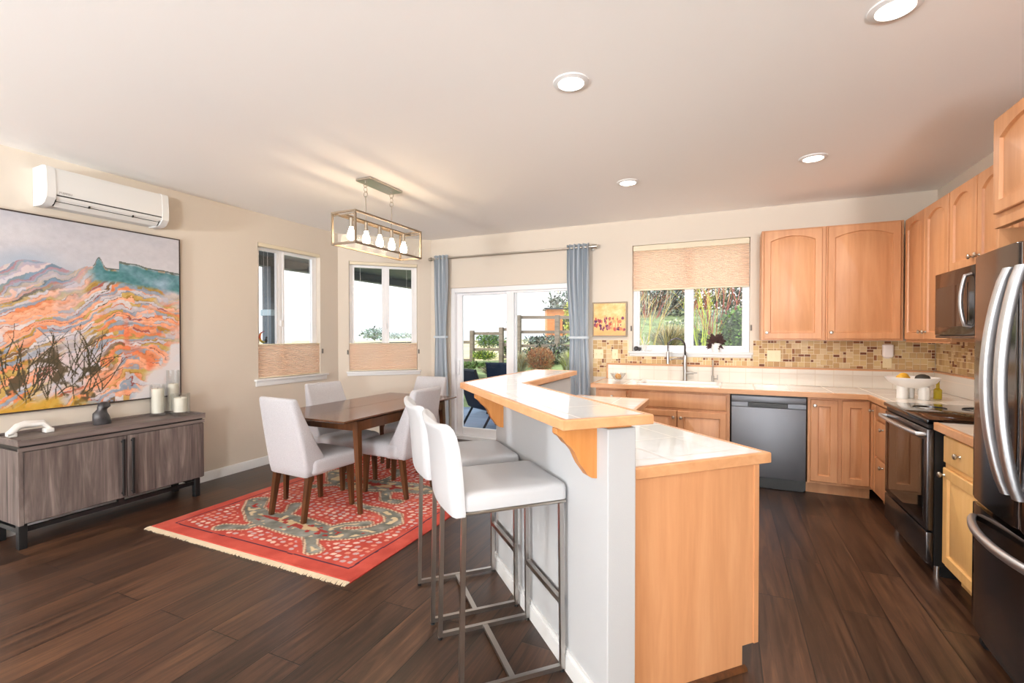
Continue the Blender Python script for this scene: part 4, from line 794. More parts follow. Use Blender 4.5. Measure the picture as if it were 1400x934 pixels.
def paintcol(u, v):
    p = (PY0+(PY1-PY0)*u-1.505)/1.183; q = v
    n1 = fbm(p*3, q*3, 4)-.5; n2 = fbm(p*10, q*14, 6)-.5; n3 = fbm(p*40, q*60, 8)-.5
    sm = np.clip((p-.30)/.12, 0, 1); sm = sm*sm*(3-2*sm); hill = (.715+.055*np.sin(p*8+.2))*(1-sm) + sm*np.where(p < .60, .765, .815-.09*(p-.60))
    hill = hill + .06*np.exp(-((p-.485)/.024)**2) + n2*.022
    sky = np.array((196, 194, 200.)) + (fbm(p*3, q*9, 1)[..., None]-.5)*np.array((34, 30, 22)) + n3[..., None]*14
    sky = mixc(sky, (152, 172, 192), np.clip(1-(q-hill)/.09, 0, 1)*np.clip(.75-p*1.4, 0, .6))
    dx = p-.62; crest = .655 - .38*dx*dx*np.where(dx < 0, .95, .25) - np.where(dx < 0, -dx*.30, 0) - np.where(dx > 0, dx*.05, 0)
    s = (crest-q) + n1*.20 + n2*.07 + n3*.025
    t = s*46 + 2.6*fbm(p*5, q*5, 12); k = np.floor(t).astype(int); fr = t-k
    idx = ((k*7 + (vnoise(p*4+k*3.7, q*3+k*1.3, 15)*6).astype(int)) % len(PAL)); col = PAL[idx]; idx2 = ((idx+5+(k % 4)) % len(PAL)); thin = fr > .80
    col = np.where(thin[..., None], PAL[idx2]*.9, col)
    col = mixc(col, (238, 158, 118), np.clip((fbm(p*2.6-q*2, q*7, 22)-.50)*5, 0, .75)*((q < .62)*1.))
    col = mixc(col, (200, 194, 202), np.clip((fbm(p*3+7, q*7-p*3, 25)-.56)*6, 0, .85))
    col = col + n3[..., None]*46
    # lavender and blue slopes on the upper left
    ul = np.clip((q-.50-.22*p)*7, 0, 1)*np.clip((.50-p)*5, 0, 1)
    bl = np.array([(140, 158, 178), (178, 172, 190), (208, 202, 208), (112, 142, 166), (160, 130, 146)], float)[(np.floor(t*1.3).astype(int)) % 5]
    col = col*(1-ul[..., None]*.85)+bl*ul[..., None]*.85
    # teal mesa
    te = np.clip((q-(.672-.06*(p-.6)+n2*.03))*40, 0, 1)*np.clip((p-.40)*14, 0, 1)*np.clip((hill-q)*60, 0, 1)
    tcol = np.array((100, 142, 152.)) + (fbm(p*9, q*14, 30)[..., None]-.5)*np.array((130, 80, 110)) + n3[..., None]*50
    col = col*(1-te[..., None])+tcol*te[..., None]
    # pale lower right
    wr = np.clip(((p-.60)*1.15-(q-.06)*1.35 + n2*.28 + n1*.15)*9, 0, 1)*np.clip((.42-q)*9, 0, 1)
    col = mixc(col, (222, 218, 220), wr*.95)
    # dark scrub lower left
    dk = np.clip((.50-fbm(p*20, q*20, 33)-np.abs(p-.26)*.5-np.abs(q-.16)*.8)*12+.3, 0, 1)*np.clip((.40-q)*8, 0, 1)*np.clip((.62-p)*6, 0, 1)
    col = mixc(col, (78, 66, 46), dk*.9)
    tw = np.zeros_like(p)+9.
    rn = random.Random(4)
    for i in range(70):
        a = .0+.5*rn.random(); b = .04+.2*rn.random(); pts = [(a, b)]; an = PI/2+(rn.random()-.5)*1.2
        for j in range(4): an += (rn.random()-.5)*.9; l = .035+.04*rn.random(); pts.append((pts[-1][0]+math.cos(an)*l, pts[-1][1]+math.sin(an)*l))
        tw = np.minimum(tw, segdist(p, q, pts, [.0035, .003, .0025, .002, .001]))
    col = np.where((tw < 0)[..., None], np.array((70, 62, 44.)), col)
    bt = np.clip((.045+.03*np.sin(p*9)-q+n2*.09)*30, 0, 1)*np.clip((.50-p)*8, 0, 1); col = mixc(col, (196, 152, 48), bt*.85)
    rd = np.clip((vnoise(p*14, q*10, 50)-.80)*9, 0, 1)*np.clip((.75-np.abs(p-.65)*1.2-np.abs(q-.3)*2)*3, 0, 1); col = mixc(col, (228, 104, 64), rd*.5)
    m_ = (q > hill); col = np.where(m_[..., None], sky, col)
    edge = np.abs(q-hill) < .004; col = np.where((edge & (p > .45))[..., None], np.array((92, 100, 96.)), col)
    return np.clip(col, 0, 255)
colormesh('painted_surface', 400, 340, None, lambda u, v: np.stack([np.full_like(u, -4.5742), PY0+.004+(PY1-PY0-.008)*u, PZ0+.004+(PZ1-PZ0-.008)*v], -1), attrmat('oil_paint', .55, .25, 160), r, paintcol)
# ---------------------------------------------------------------- sideboard
SX0, SX1, SY0, SY1, SZ = -4.585, -4.205, 1.462, 2.672, .738
r = thing('sideboard', 'weathered grey oak sideboard with two doors and long black handles against the left wall', 'sideboard', ((SX0+SX1)/2, (SY0+SY1)/2, 0))
bm = BM(); box(bm, SX0, SX1-.022, SY0, SY1, .163, .655, .002, 1); finish('case', bm, M['greywood'], r, smooth=0)
bm = BM(); box(bm, SX0, SX1+.006, SY0-.004, SY1+.004, .688, .722, .002, 1)
box(bm, SX0, SX0+.018, SY0-.004, SY1+.004, .7225, SZ); box(bm, SX0+.018, SX1+.006, SY0-.004, SY0+.012, .7225, .732); box(bm, SX0+.018, SX1+.006, SY1-.012, SY1+.004, .7225, .732); box(bm, SX1-.008, SX1+.006, SY0+.012, SY1-.012, .7225, .727); finish('top', bm, M['greywoodH'], r, smooth=0)
bm = BM(); box(bm, SX0+.01, SX1-.012, SY0+.012, SY1-.012, .6555, .6875); finish('shadow_rail', bm, M['black'], r, smooth=0)
bm = BM(); box(bm, SX1-.010, SX1, SY0, SY1, .652, .676, .001, 1); finish('front_rail', bm, M['greywoodH'], r, smooth=0)
ym = 2.078
for a, b, hy in ((SY0+.028, ym-.003, ym-.034), (ym+.003, SY1-.006, ym+.03)):
    bm = BM(); box(bm, SX1-.0215, SX1-.001, a, b, .172, .646, .002, 1); d = finish('door', bm, M['greywood'], r, smooth=0)
    bm = BM(); box(bm, SX1+.017, SX1+.029, hy-.009, hy+.009, .19, .625, .002, 1)
    for z in (.21, .605): box(bm, SX1-.001, SX1+.0172, hy-.006, hy+.006, z-.006, z+.006)
    finish('handle', bm, M['black'], d, smooth=0)
bm = BM(); box(bm, SX1-.0215, SX1, SY0, SY0+.025, .163, .651, .001, 1); finish('side_stile', bm, M['greywood'], r, smooth=0)
for x in (SX0+.03, SX1-.045):
    for y in (SY0+.028, SY1-.05):
        bm = BM(); box(bm, x-.022, x+.022, y-.022, y+.022, 0, .1625, .002, 1); finish('leg', bm, M['black'], r, smooth=0)
for y0, y1, x in ((SY0+.05, SY1-.072, SX1-.055), (SY0+.05, SY1-.072, SX0+.03)):
    bm = BM(); box(bm, x-.014, x+.014, y0, y1, .105, .135); box(bm, x-.014, x+.014, (y0+y1)/2-.02, (y0+y1)/2+.02, .135, .1625); finish('base_rail', bm, M['black'], r, smooth=0)
for y in (SY0+.028, SY1-.05):
    bm = BM(); box(bm, SX0+.052, SX1-.067, y-.014, y+.014, .105, .135); finish('base_rail', bm, M['black'], r, smooth=0)
# things on the sideboard
T0 = .7225
def hurricane(label, clabel, x, y, rg, h, rc, hc, z0=T0):
    r = thing('candle_holder', label, 'candle holder', (x, y, z0), 0, 'glass candle holders on the sideboard')
    bm = BM(); lathe(bm, [(.0001, z0+.0003), (rg*.98, z0+.0003), (rg, z0+.006), (rg, z0+h), (rg-.003, z0+h), (rg-.004, z0+.024), (.0001, z0+.02)], (x, y, 0), 28); finish('glass_cylinder', bm, M['glassthick'], r)
    bm = BM(); lathe(bm, [(.0001, z0+.0255), (rc, z0+.0255), (rc, z0+hc-.004), (rc-.004, z0+hc), (rc*.5, z0+hc-.006), (.0001, z0+hc-.007)], (x, y, 0), 24); c = tag(finish('candle', bm, M['wax']), clabel, 'candle', 'ivory candles in glass cylinders')
    bm = BM(); cyl(bm, (x, y, z0+hc-.007), (x+.001, y, z0+hc+.008), .0014, n=6); finish('wick', bm, M['black'], c)
hurricane('clear glass candle cylinder, left of three on the sideboard', 'ivory pillar candle in the left glass cylinder', -4.48, 2.446, .058, .27, .045, .235)
hurricane('tall clear glass candle cylinder, behind the other two', 'ivory pillar candle in the tall rear glass cylinder', -4.508, 2.588, .052, .385, .04, .265)
hurricane('short wide clear glass candle cylinder, right of three on the sideboard', 'ivory pillar candle in the short right glass cylinder', -4.365, 2.565, .072, .185, .05, .15)
bm = BM(); x, y = -4.46, 2.035
L = [[(x+a*.045*(1+.12*math.sin(3*t+z*40)) * math.cos(t)+ox, y+b*.062*(1+.15*math.cos(2*t+z*30))*math.sin(t)+oy*1.6, T0+.0003+(z-.0003)*1.35) for t in [2*PI*i/18 for i in range(18)]] for z, a, b, ox, oy in ((.0003, 1., 1.05, 0, 0), (.02, 1.1, 1.1, 0, 0), (.045, 1.0, .95, .0, -.004), (.065, .85, .75, 0, -.008), (.08, .65, .55, .003, -.004), (.088, .6, .5, .004, 0), (.10, .75, .62, .006, .006), (.118, .62, .55, .004, .008), (.128, .3, .28, .002, .008))]
loft(bm, L); tag(finish('stone_figurine', bm, M['stone'], smooth=45), 'small dark carved stone figurine on the sideboard below the painting', 'figurine')
r_ = bm = BM(); pts = [(-4.40, 1.44+.035), (-4.41, 1.50), (-4.43, 1.54), (-4.44, 1.58), (-4.44, 1.63), (-4.43, 1.67), (-4.42, 1.71)]; zz = [.012, .018, .05, .06, .055, .058, .012]
for off in (0, .03): tube(bm, [(x-off, y+off*.3, T0+z+.012+(.006 if off else 0)) for (x, y), z in zip(pts, zz)], [.011, .018, .02, .021, .02, .017, .012], 8)
box(bm, -4.46, -4.40, 1.485, 1.53, T0+.0004, T0+.03, .006, 2); box(bm, -4.46, -4.40, 1.675, 1.725, T0+.0004, T0+.032, .006, 2)
tag(finish('white_sculpture', bm, M['driftw'], smooth=60), 'low white arched sculpture at the left end of the sideboard', 'sculpture')
# ---------------------------------------------------------------- cellular shades
def shade(name_label, m, x0, x1, z0, z1, top_rail, bot_rail, yc=.015, head=None):
    zb = min(z0, head or z0); r = thing('cellular_shade', name_label, 'window shade', m @ Vector(((x0+x1)/2, yc, z0)), m.to_euler().z, 'cream cellular shades')
    bm = BM(); n = int((z1-z0)/.019); fr, bk = [], []
    for i in range(2*n+1):
        z = z0+(z1-z0)*i/(2*n); d = .004 if i % 2 == 0 else .0125; fr.append((-d, z)); bk.append((d, z))
    loft(bm, [[(x, yc+y, z) for y, z in fr] for x in (x0+.004, x1-.004)], closed=False, m=m); loft(bm, [[(x, yc+y, z) for y, z in bk] for x in (x0+.004, x1-.004)], closed=False, m=m)
    finish('pleated_cloth', bm, M['shade'], r, smooth=0)
    for nm, a, b, d in (('top_rail', z1, z1+top_rail, .017), ('bottom_rail', z0-bot_rail, z0, .014)) + ((('headrail', head-.04, head, .024),) if head else ()):
        bm = BM(); box(bm, x0+.002, x1-.002, yc-d, yc+d, a, b, .003, 1, m=m); finish(nm, bm, M['shaderail'], r)
    if head:
        bm = BM()
        for x in (x0+.14, x1-.14): cyl(bm, m @ Vector((x, yc+.01, z1+top_rail)), m @ Vector((x, yc+.01, head-.04)), .0012, n=5)
        finish('cord', bm, M['white'], r)
    return r
shade('cream cellular shade lowered over the bottom of the left wall window', mL, w1+.004, w1e-.004, .962, 1.312, .014, .012, .02, 2.428)
shade('cream cellular shade lowered over the bottom of the bay window near the curtain', mBay, .139, 1.026, .962, 1.305, .014, .012, .02, 2.398)
shade('cream cellular shade pulled down over the top half of the kitchen window', mF, -.971+k0, .234+k0, 1.948, 2.388, .062, .016, .03)
def cleat(m, x, z, lb):
    bm = BM(); box(bm, x-.008, x+.008, -.012, -.0008, z-.03, z+.03, .003, 1, m=m); tag(finish('shade_bracket', bm, plain('bracket_grey', (96, 90, 84), .5)), lb, 'bracket', 'small grey shade brackets')
cleat(mL, w1e+.03, 1.225, 'small dark shade bracket on the wall right of the left wall window'); cleat(mBay, .118, 1.20, 'small dark shade bracket left of the bay window'); cleat(mBay, 1.047, 1.20, 'small dark shade bracket right of the bay window')
cleat(mF, -.985+k0, 1.50, 'small dark shade bracket left of the kitchen window'); cleat(mF, .25+k0, 1.50, 'small dark shade bracket right of the kitchen window')
# ---------------------------------------------------------------- curtains and rod
YC = 5.425
r = thing('curtain_rod', 'brushed nickel curtain rod above the sliding glass door', 'curtain rod', (-2.5, YC, 2.46))
bm = BM(); cyl(bm, (-3.66, YC, 2.462), (-1.43, YC, 2.462), .0125, n=16); finish('rod', bm, M['nickel'], r)
for x0, x1 in ((-1.43, -1.365), (-3.70, -3.66)):
    bm = BM(); cyl(bm, (x0, YC, 2.462), (x1, YC, 2.462), .024, n=20); finish('finial', bm, M['nickel'], r)
for x in (-3.655, -1.442):
    bm = BM(); box(bm, x-.008, x+.008, YC+.008, YF-.006, 2.454, 2.470); box(bm, x-.02, x+.02, YF-.006, YF-.0006, 2.43, 2.495, .002, 1); finish('bracket', bm, M['nickel'], r)
def curtain(label, tl, tr, ml, mr, bl, br, npl, tz):
    r = thing('curtain', label, 'curtain', ((tl+tr)/2, YC, .012), 0, 'blue grey curtains'); bm = BM(); zs = [.012, .3, .6, .9, 1.1, 1.22, 1.30, tz-.03, tz, tz+.03, 1.5, 1.65, 1.85, 2.1, 2.3, 2.42, 2.475, 2.505]; n = npl*12; L = []
    def lerp3(z, a, b, c):
        if z < tz: t = (z/tz)**1.6; return a+(b-a)*t
        t = min(1, (z-tz)/(.75)); t = t*t*(3-2*t); return b+(c-b)*t
    for z in zs:
        xl, xr = lerp3(z, bl, ml, tl), lerp3(z, br, mr, tr); am = lerp3(z, .035, .018, .036)
        f = [(xl+(xr-xl)*i/n + .004*math.sin(i*.9+z*3), YC+am*math.sin(2*PI*npl*i/n + .25*math.sin(z*4))*(1-.15*math.sin(i*.5+z)), z) for i in range(n+1)]
        L.append(f + [(x, y+.003, z) for x, y, z in f[::-1]])
    loft(bm, L); finish('cloth', bm, M['curtain'], r, smooth=70)
    bm = BM(); L = []
    for z in (tz-.014, tz+.014): L.append(rrect(mr-ml+.03, .085, .03, z, (ml+mr)/2, YC+.0, 5))
    L2 = [rrect(mr-ml+.024, .079, .028, z, (ml+mr)/2, YC+.0, 5) for z in (tz+.014, tz-.014)]
    loft(bm, L+L2, ring=True); finish('tie_band', bm, plain('tie_cloth', (196, 206, 214), .8) if 'tie_cloth' not in MATS else MATS['tie_cloth'], r, smooth=60)
    for i in range(npl):
        bm = BM(); x = tl+(tr-tl)*(i+.5)/npl; tube(bm, [(x, YC+.021*math.cos(a*PI/8), 2.462+.021*math.sin(a*PI/8)) for a in range(16)], .0035, 6, True); finish('grommet', bm, M['nickel'], r)
curtain('blue grey curtain tied with a band at the left side of the sliding door', -3.625, -3.40, -3.60, -3.43, -3.63, -3.40, 4, 1.40)
curtain('blue grey curtain tied with a band between sliding door and small flower picture', -1.735, -1.455, -1.69, -1.47, -1.72, -1.42, 5, 1.395)
# ---------------------------------------------------------------- small flower picture
FX0, FX1, FZ0, FZ1 = -1.437, -1.03, 1.405, 1.812
r = thing('flower_picture', 'small square picture of purple flowers on golden ground beside the kitchen window', 'picture', ((FX0+FX1)/2, YF-.02, FZ0))
bm = BM(); s = .016
for a in ((FX0, FX0+s, FZ0, FZ1), (FX1-s, FX1, FZ0, FZ1), (FX0+s, FX1-s, FZ0, FZ0+s), (FX0+s, FX1-s, FZ1-s, FZ1)): box(bm, a[0], a[1], YF-.032, YF-.001, a[2], a[3], .002, 1)
finish('frame', bm, M['bronze'], r, smooth=0)
def flowcol(u, v):
    n = fbm(u*5, v*7, 61); col = np.array((240, 204, 146.)) + (n[..., None]-.5)*np.array((40, 70, 90)) + (fbm(u*30, v*30, 62)[..., None]-.5)*30
    col = mixc(col, (238, 170, 110), np.clip((.4-v)*2.2, 0, .7))
    rn = random.Random(9)
    for i in range(46):
        a, b = .04+.92*rn.random(), .14+.40*rn.random()**1.1; rr = .02+.045*rn.random(); c = rn.choice([(112, 52, 92), (150, 66, 84), (196, 88, 70), (84, 44, 84), (226, 130, 96), (188, 120, 120)])
        d = np.hypot((u-a)*(1+.6*(i % 3)), v-b)+.02*(fbm(u*18, v*18, i)-.5); col = np.where((d < rr)[..., None], np.array(c, float), col)
    for i in range(6):
        a = .15+.7*rn.random(); h = .45+.25*rn.random(); d = np.abs(u-a-.03*np.sin(v*9+i)); col = np.where(((d < .008) & (v < h) & (v > .2))[..., None], np.array((196, 110, 82.)), col)
    return np.clip(col, 0, 255)
colormesh('picture_surface', 110, 110, None, lambda u, v: np.stack([FX0+s+(FX1-FX0-2*s)*u, np.full_like(u, YF-.024), FZ0+s+(FZ1-FZ0-2*s)*v], -1), attrmat('picture_paint', .6), r, flowcol)
bm = BM(); box(bm, FX0+s, FX1-s, YF-.0235, YF-.002, FZ0+s, FZ1-s); finish('backing_board', bm, M['white'], r, smooth=0)
# ---------------------------------------------------------------- plants and small things on the kitchen window sill
def leafquad(bm, p, d, n, l, wd, mi=0):
    d = d.normalized(); s = d.cross(n); s = s.normalized() if s.length > 1e-3 else Vector((1, 0, 0)); u = s.cross(d)
    a, b, c, e = p, p+d*l*.5+s*wd*.5+u*l*.06, p+d*l, p+d*l*.5-s*wd*.5+u*l*.06
    f = bm.faces.new([bm.verts.new(q) for q in (a, b, c, e)]); f.material_index = mi
def rdir(rn, up=0.):
    while 1:
        v = Vector((rn.uniform(-1, 1), rn.uniform(-1, 1), rn.uniform(-1, 1)+up))
        if .1 < v.length: return v.normalized()
sy = YF+.005; sz = 1.2405
r = thing('potted_plant', 'dark leaved plant with pale stems in a white pot on the kitchen window sill', 'potted plant', (-.085, sy, sz))
bm = BM(); lathe(bm, [(.0001, sz), (.036, sz), (.05, sz+.05), (.054, sz+.095), (.049, sz+.095), (.045, sz+.08), (.0001, sz+.08)], (-.085, sy, 0), 28); finish('pot', bm, M['ceramic'], r)
bm = BM(); rn = random.Random(3)
for i in range(70):
    d = rdir(rn, .3); d.y *= .45; p = Vector((-.085, sy-.005, sz+.10))+d*.03*rn.random(); leafquad(bm, p, d+Vector((0, 0, .15)), Vector((0, -1, .3)), .06+.05*rn.random(), .035)
finish('leaves', bm, M['soil'], r, recalc=False)
for dx, l in ((-.11, .22), (.05, .26), (.12, .30), (.0, .20)):
    bm = BM(); tube(bm, [(-.085, sy, sz+.09), (-.085+dx*.4, sy, sz+.09+l*.5), (-.085+dx, sy, sz+.09+l)], [.003, .0026, .0018], 6); finish('stem', bm, M['stemgreen'], r)
bm = BM(); rn = random.Random(6); cx = -.845
for i, (dx, h) in enumerate(((-.03, .16), (.0, .20), (.03, .17), (.045, .12), (-.045, .10))):
    tube(bm, [(cx, sy, sz+.002), (cx+dx*.6, sy, sz+h*.5), (cx+dx*1.6, sy, sz+h)], [.006, .005, .003], 6)
lathe(bm, [(.0001, sz), (.02, sz), (.014, sz+.012), (.0001, sz+.014)], (cx, sy, 0), 14)
tag(finish('coral_branch', bm, M['driftw'], smooth=60), 'pale branching coral ornament at the left end of the kitchen window sill', 'ornament')
bm = BM(); blob(bm, (-.93, sy, sz+.028), .03, .02, .028, 2, .12); blob(bm, (-.895, sy+.005, sz+.022), .022, .018, .022, 2, .15, seed=5)
tag(finish('stone_ornament', bm, M['stone'], smooth=50), 'small dark grey stone ornament on the left corner of the kitchen window sill', 'ornament')
bm = BM(); blob(bm, (-.78, sy, sz+.012), .03, .018, .012, 2, .1); tag(finish('white_shell', bm, M['driftw'], smooth=60), 'small white shell lying right of the pale coral on the kitchen sill', 'ornament')
# sun catcher in the left wall window
r = thing('sun_catcher', 'rainbow coloured crescent moon sun catcher hanging in the left wall window', 'sun catcher', (XL-.05, 3.60, 1.33))
bm = BM(); n = 20; pts = []
for i in range(n+1): a = PI*.42+PI*1.2*i/n; pts.append((3.60+.055*math.cos(a), 1.40+.065*math.sin(a)))
for i in range(n+1): a = PI*1.62-PI*1.2*i/n; pts.append((3.612+.043*math.cos(a)*.95, 1.405+.052*math.sin(a)))
loft(bm, [[(XL-.047, y, z) for y, z in pts], [(XL-.043, y, z) for y, z in pts]])
m_, nt_, b_ = newmat('rainbow_glass'); mp = coords(nt_); sxyz = N(nt_, 'ShaderNodeSeparateXYZ'); rp = ramp(nt_, [(.0, (60, 120, 80)), (.25, (214, 176, 60)), (.5, (206, 70, 60)), (.75, (226, 150, 70)), (1, (120, 90, 150))]); mr_ = N(nt_, 'ShaderNodeMapRange'); mr_.inputs['From Min'].default_value = 0; mr_.inputs['From Max'].default_value = .14
nt_.links.new(mp.outputs[0], sxyz.inputs[0]); nt_.links.new(sxyz.outputs['Z'], mr_.inputs[0]); nt_.links.new(mr_.outputs[0], rp.inputs[0]); nt_.links.new(rp.outputs[0], b_.inputs['Base Color'])
finish('crescent', bm, m_, r, smooth=0)
bm = BM(); tube(bm, [(XL-.045, 3.605, 1.46), (XL-.045, 3.612, 1.9), (XL-.045, 3.612, 2.39)], .0008, 4); finish('string', bm, M['white'], r)
bm = BM(); blob(bm, (XL-.045, 3.635, 1.36), .005, .018, .024, 2); blob(bm, (XL-.045, 3.64, 1.395), .005, .012, .012, 2); finish('cat_charm', bm, M['black'], r, smooth=60)
# ---------------------------------------------------------------- outdoors
SIN, COS = math.sin(YAW), math.cos(YAW)
def at(u, d, v=None):            # point at depth d along the view direction that passes pixel column u (and row v)
    l = (u-700)/FPX*d; x, y = -d*SIN+l*COS, d*COS+l*SIN
    return (x, y) if v is None else (x, y, CAMZ+(459.2-v)/FPX*d)
DK = -.06
bm = BM(); prism(bm, [(-9.5, YF+.17), (1.5, YF+.17), (1.5, 6.6), (-1.9, 6.6), (-1.9, 9.0), (-9.5, 9.6)], DK-.12, DK)
struct('ground_deck', bm, M['deck'], smooth=0)
def gz(x, y):
    d = -x*SIN+y*COS; l = x*COS+y*SIN; a = l/max(d, .1)*FPX+700
    D = [0, 7, 8, 9.7, 10.8, 12, 14, 18, 24, 32, 90]
    z1 = [-.3, -.25, -.2, -.12, .25, .42, .56, .72, .88, .95, .55]; z2 = [-.3, -.25, -.2, -.1, .5, .70, .96, 1.22, 1.35, 1.4, 1.2]; z3 = [-.3, -.2, .35, .85, 1.15, 1.5, 1.9, 2.4, 2.8, 3, 3]
    A = np.interp(d, D, z1), np.interp(d, D, z2), np.interp(d, D, z3)
    return float(np.interp(a, [690, 760, 860, 1100], [A[0], A[1], A[2], A[2]]))
bm = BM(); us = [-250 + 30*i for i in range(62)]; ds = [6.4, 7, 7.6, 8.2, 8.8, 9.4, 10, 10.7, 11.4, 12.2, 13, 14, 15, 16.5, 18, 20, 23, 26, 30, 36, 45, 60, 90]
grid = [[bm.verts.new((*at(u, d), gz(*at(u, d)) + (.03*RN.random() if d > 9 else 0))) for u in us] for d in ds]
for i in range(len(ds)-1):
    for j in range(len(us)-1):
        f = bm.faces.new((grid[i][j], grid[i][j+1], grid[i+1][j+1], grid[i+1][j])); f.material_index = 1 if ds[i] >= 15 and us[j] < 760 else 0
go = struct('ground_garden', bm, [M['grass'], M['lawnfar']], smooth=80)
# porch roof, post and low wall outside the dining windows
bm = BM(); prism(bm, [(-5.55, 1.0), (-4.77, 1.0), (-4.77, 4.75), (-3.92, 5.62), (-3.92, 8.2), (-5.55, 8.2)], 2.45, 2.62); box(bm, -5.60, -5.46, 1.0, 8.2, 2.33, 2.4495); struct('ceiling_porch', bm, M['soffit'], smooth=0)
r = thing('porch_post', 'dark slate square porch post with a trim band outside the left wall window', 'post', (-5.5, 4.40, DK))
bm = BM(); box(bm, -5.585, -5.415, 4.315, 4.485, DK, 2.3295, .004, 1); finish('post_shaft', bm, M['slate'], r); bm = BM(); box(bm, -5.60, -5.40, 4.30, 4.50, 1.68, 1.76, .004, 1); finish('trim_band', bm, plain('pale_band', (150, 168, 178), .5), r)
bm = BM()
box(bm, -5.545, -5.455, 1.0, 4.29, DK, 1.26); box(bm, -5.57, -5.43, 1.0, 4.29, 1.2605, 1.30); box(bm, -5.545, -5.455, 4.51, 8.2, DK, 1.26); box(bm, -5.57, -5.43, 4.51, 8.2, 1.2605, 1.30); tag(finish('porch_wall', bm, M['slate'], smooth=0), 'low dark slate wall with flat cap along the porch outside the dining windows', 'wall')
# deck chairs
def deck_chair(label, x, y, rz):
    r = thing('deck_chair', label, 'outdoor chair', (x, y, DK), rz, 'navy deck chairs'); m = W[r]
    bm = BM(); L = []
    pth = [(.0, .42), (.25, .38), (.5, .36), (.58, .40), (.66, .60), (.74, .82), (.80, .98)]
    for p, z in pth: L.append([(-.27, -.3+p, z), (.27, -.3+p, z), (.27, -.3+p+.012, z-.03), (-.27, -.3+p+.012, z-.03)])
    loft(bm, L, m=m); finish('sling_seat', bm, M['navy'], r, smooth=40)
    for s in (-1, 1):
        bm = BM(); tube(bm, [(s*.28, -.3+p, z) for p, z in pth], .018, 8, m=m); tube(bm, [(s*.29, -.25, 0), (s*.29, -.1, .56), (s*.29, .36, .60), (s*.29, .40, .68)], .018, 8, m=m); finish('side_frame', bm, M['navyframe'], r)
        bm = BM(); tube(bm, [(s*.29, .42, 0), (s*.29, .05, .575)], .018, 8, m=m); finish('leg', bm, M['navyframe'], r)
        bm = BM(); box(bm, s*.29-.03, s*.29+.03, -.15, .38, .585, .615, .006, 2, m=m); finish('armrest', bm, M['navyframe'], r)
    bm = BM(); tube(bm, [(-.29, -.2, .14), (.29, -.2, .14)], .014, 8, m=m); finish('stretcher', bm, M['navyframe'], r)
    return r
x, y = at(674, 7.4); c = deck_chair('navy sling deck chair on the deck, left one by the door frame', x, y, math.radians(150))
x, y = at(694, 9.2); dup(c, (x, y, DK), math.radians(190), 'navy sling deck chair on the deck, right one behind the door mullion')
# fence: each post and rail section
r = thing('rail_fence', 'weathered wooden post and rail fence stepping up the slope beyond the deck', 'fence', (*at(690, 13.5), .5))
posts = [(590, 15.5, 468, 505), (645.5, 14.4, 452, 500), (685.5, 13.8, 447.5, 498), (709.5, 13.4, 431, 486), (762, 13.0, 431, 486), (812, 12.8, 429, 486)]
PT = []
for u, d, v0, v1 in posts:
    x, y, z = at(u, d, v0); zb = min(at(u, d, v1)[2], gz(x, y))-.1; PT.append((x, y, z, zb, d, u)); bm = BM(); box(bm, x-.06, x+.06, y-.06, y+.06, zb, z, .008, 1); finish('post', bm, M['fence'], r, smooth=0)
rails = [[468, 492.5], [456, 478], [450.5, 471.5, 488], [434, 454, 473], [434, 454, 473]]
for i, vs in enumerate(rails):
    a, b = posts[i], posts[i+1]
    for v in vs:
        dv = 0 if i else 0; bm = BM(); beam(bm, at(a[0], a[1]+.08, v), at(b[0], b[1]+.08, v), (.05, .085)); finish('rail', bm, M['fence'], r, smooth=0)
# cedar shed
def shed():
    x, y, z = at(766, 21, 466); r = thing('cedar_shed', 'small orange cedar clad shed on the slope behind the fence', 'shed', (x, y, z-.1)); m = place(x, y, 24, 0)
    bm = BM(); box(bm, -.62, .75, -.5, 1.0, z-.5, z+1.38, m=m); finish('wall', bm, M['cedar'], r, smooth=0)
    bm = BM()
    for i in range(9): box(bm, -.625, .755, -.512, -.5005, z+.02+i*.15, z+.145+i*.15, m=m)
    finish('siding', bm, M['cedar'], r, smooth=0)
    bm = BM(); loft(bm, [[(a, b, z+1.3805), (a, b, z+1.45)] [::1] + [] for a, b in ()] or [rrect(1.6, 1.8, .02, zz, .06, .25, 2) for zz in (z+1.381, z+1.44)], m=m); finish('roof', bm, M['slate'], r, smooth=0)
    bm = BM(); box(bm, .05, .5, -.52, -.512, z+.35, z+1.0, m=m); finish('shed_window', bm, M['blackglass'], r, smooth=0)
shed()
# vegetation
def bush(name, label, cat, c, rx, ry, rz, n, ll, lw, mats, seed, shell=.55, up=.3, stems=0, group=None, part=None):
    rn = random.Random(seed); bm = BM()
    for i in range(n):
        d = rdir(rn); k = shell+(1-shell)*rn.random(); p = Vector((c[0]+d.x*rx*k, c[1]+d.y*ry*k, c[2]+rz+d.z*rz*k)); leafquad(bm, p, rdir(rn, up), rdir(rn, .5), ll*(.6+.8*rn.random()), lw*(.6+.8*rn.random()), rn.randrange(len(mats)))
    for i in range(stems):
        d = rdir(rn, .6); tube(bm, [(c[0], c[1], c[2]-.05), (c[0]+d.x*rx*.3, c[1]+d.y*ry*.3, c[2]+rz*.7), (c[0]+d.x*rx*.8, c[1]+d.y*ry*.8, c[2]+rz*(1.1+.6*d.z))], [.02, .014, .006], 5, mi=0)
    return tag(finish(name, bm, mats, smooth=0, recalc=False), label, cat, group)
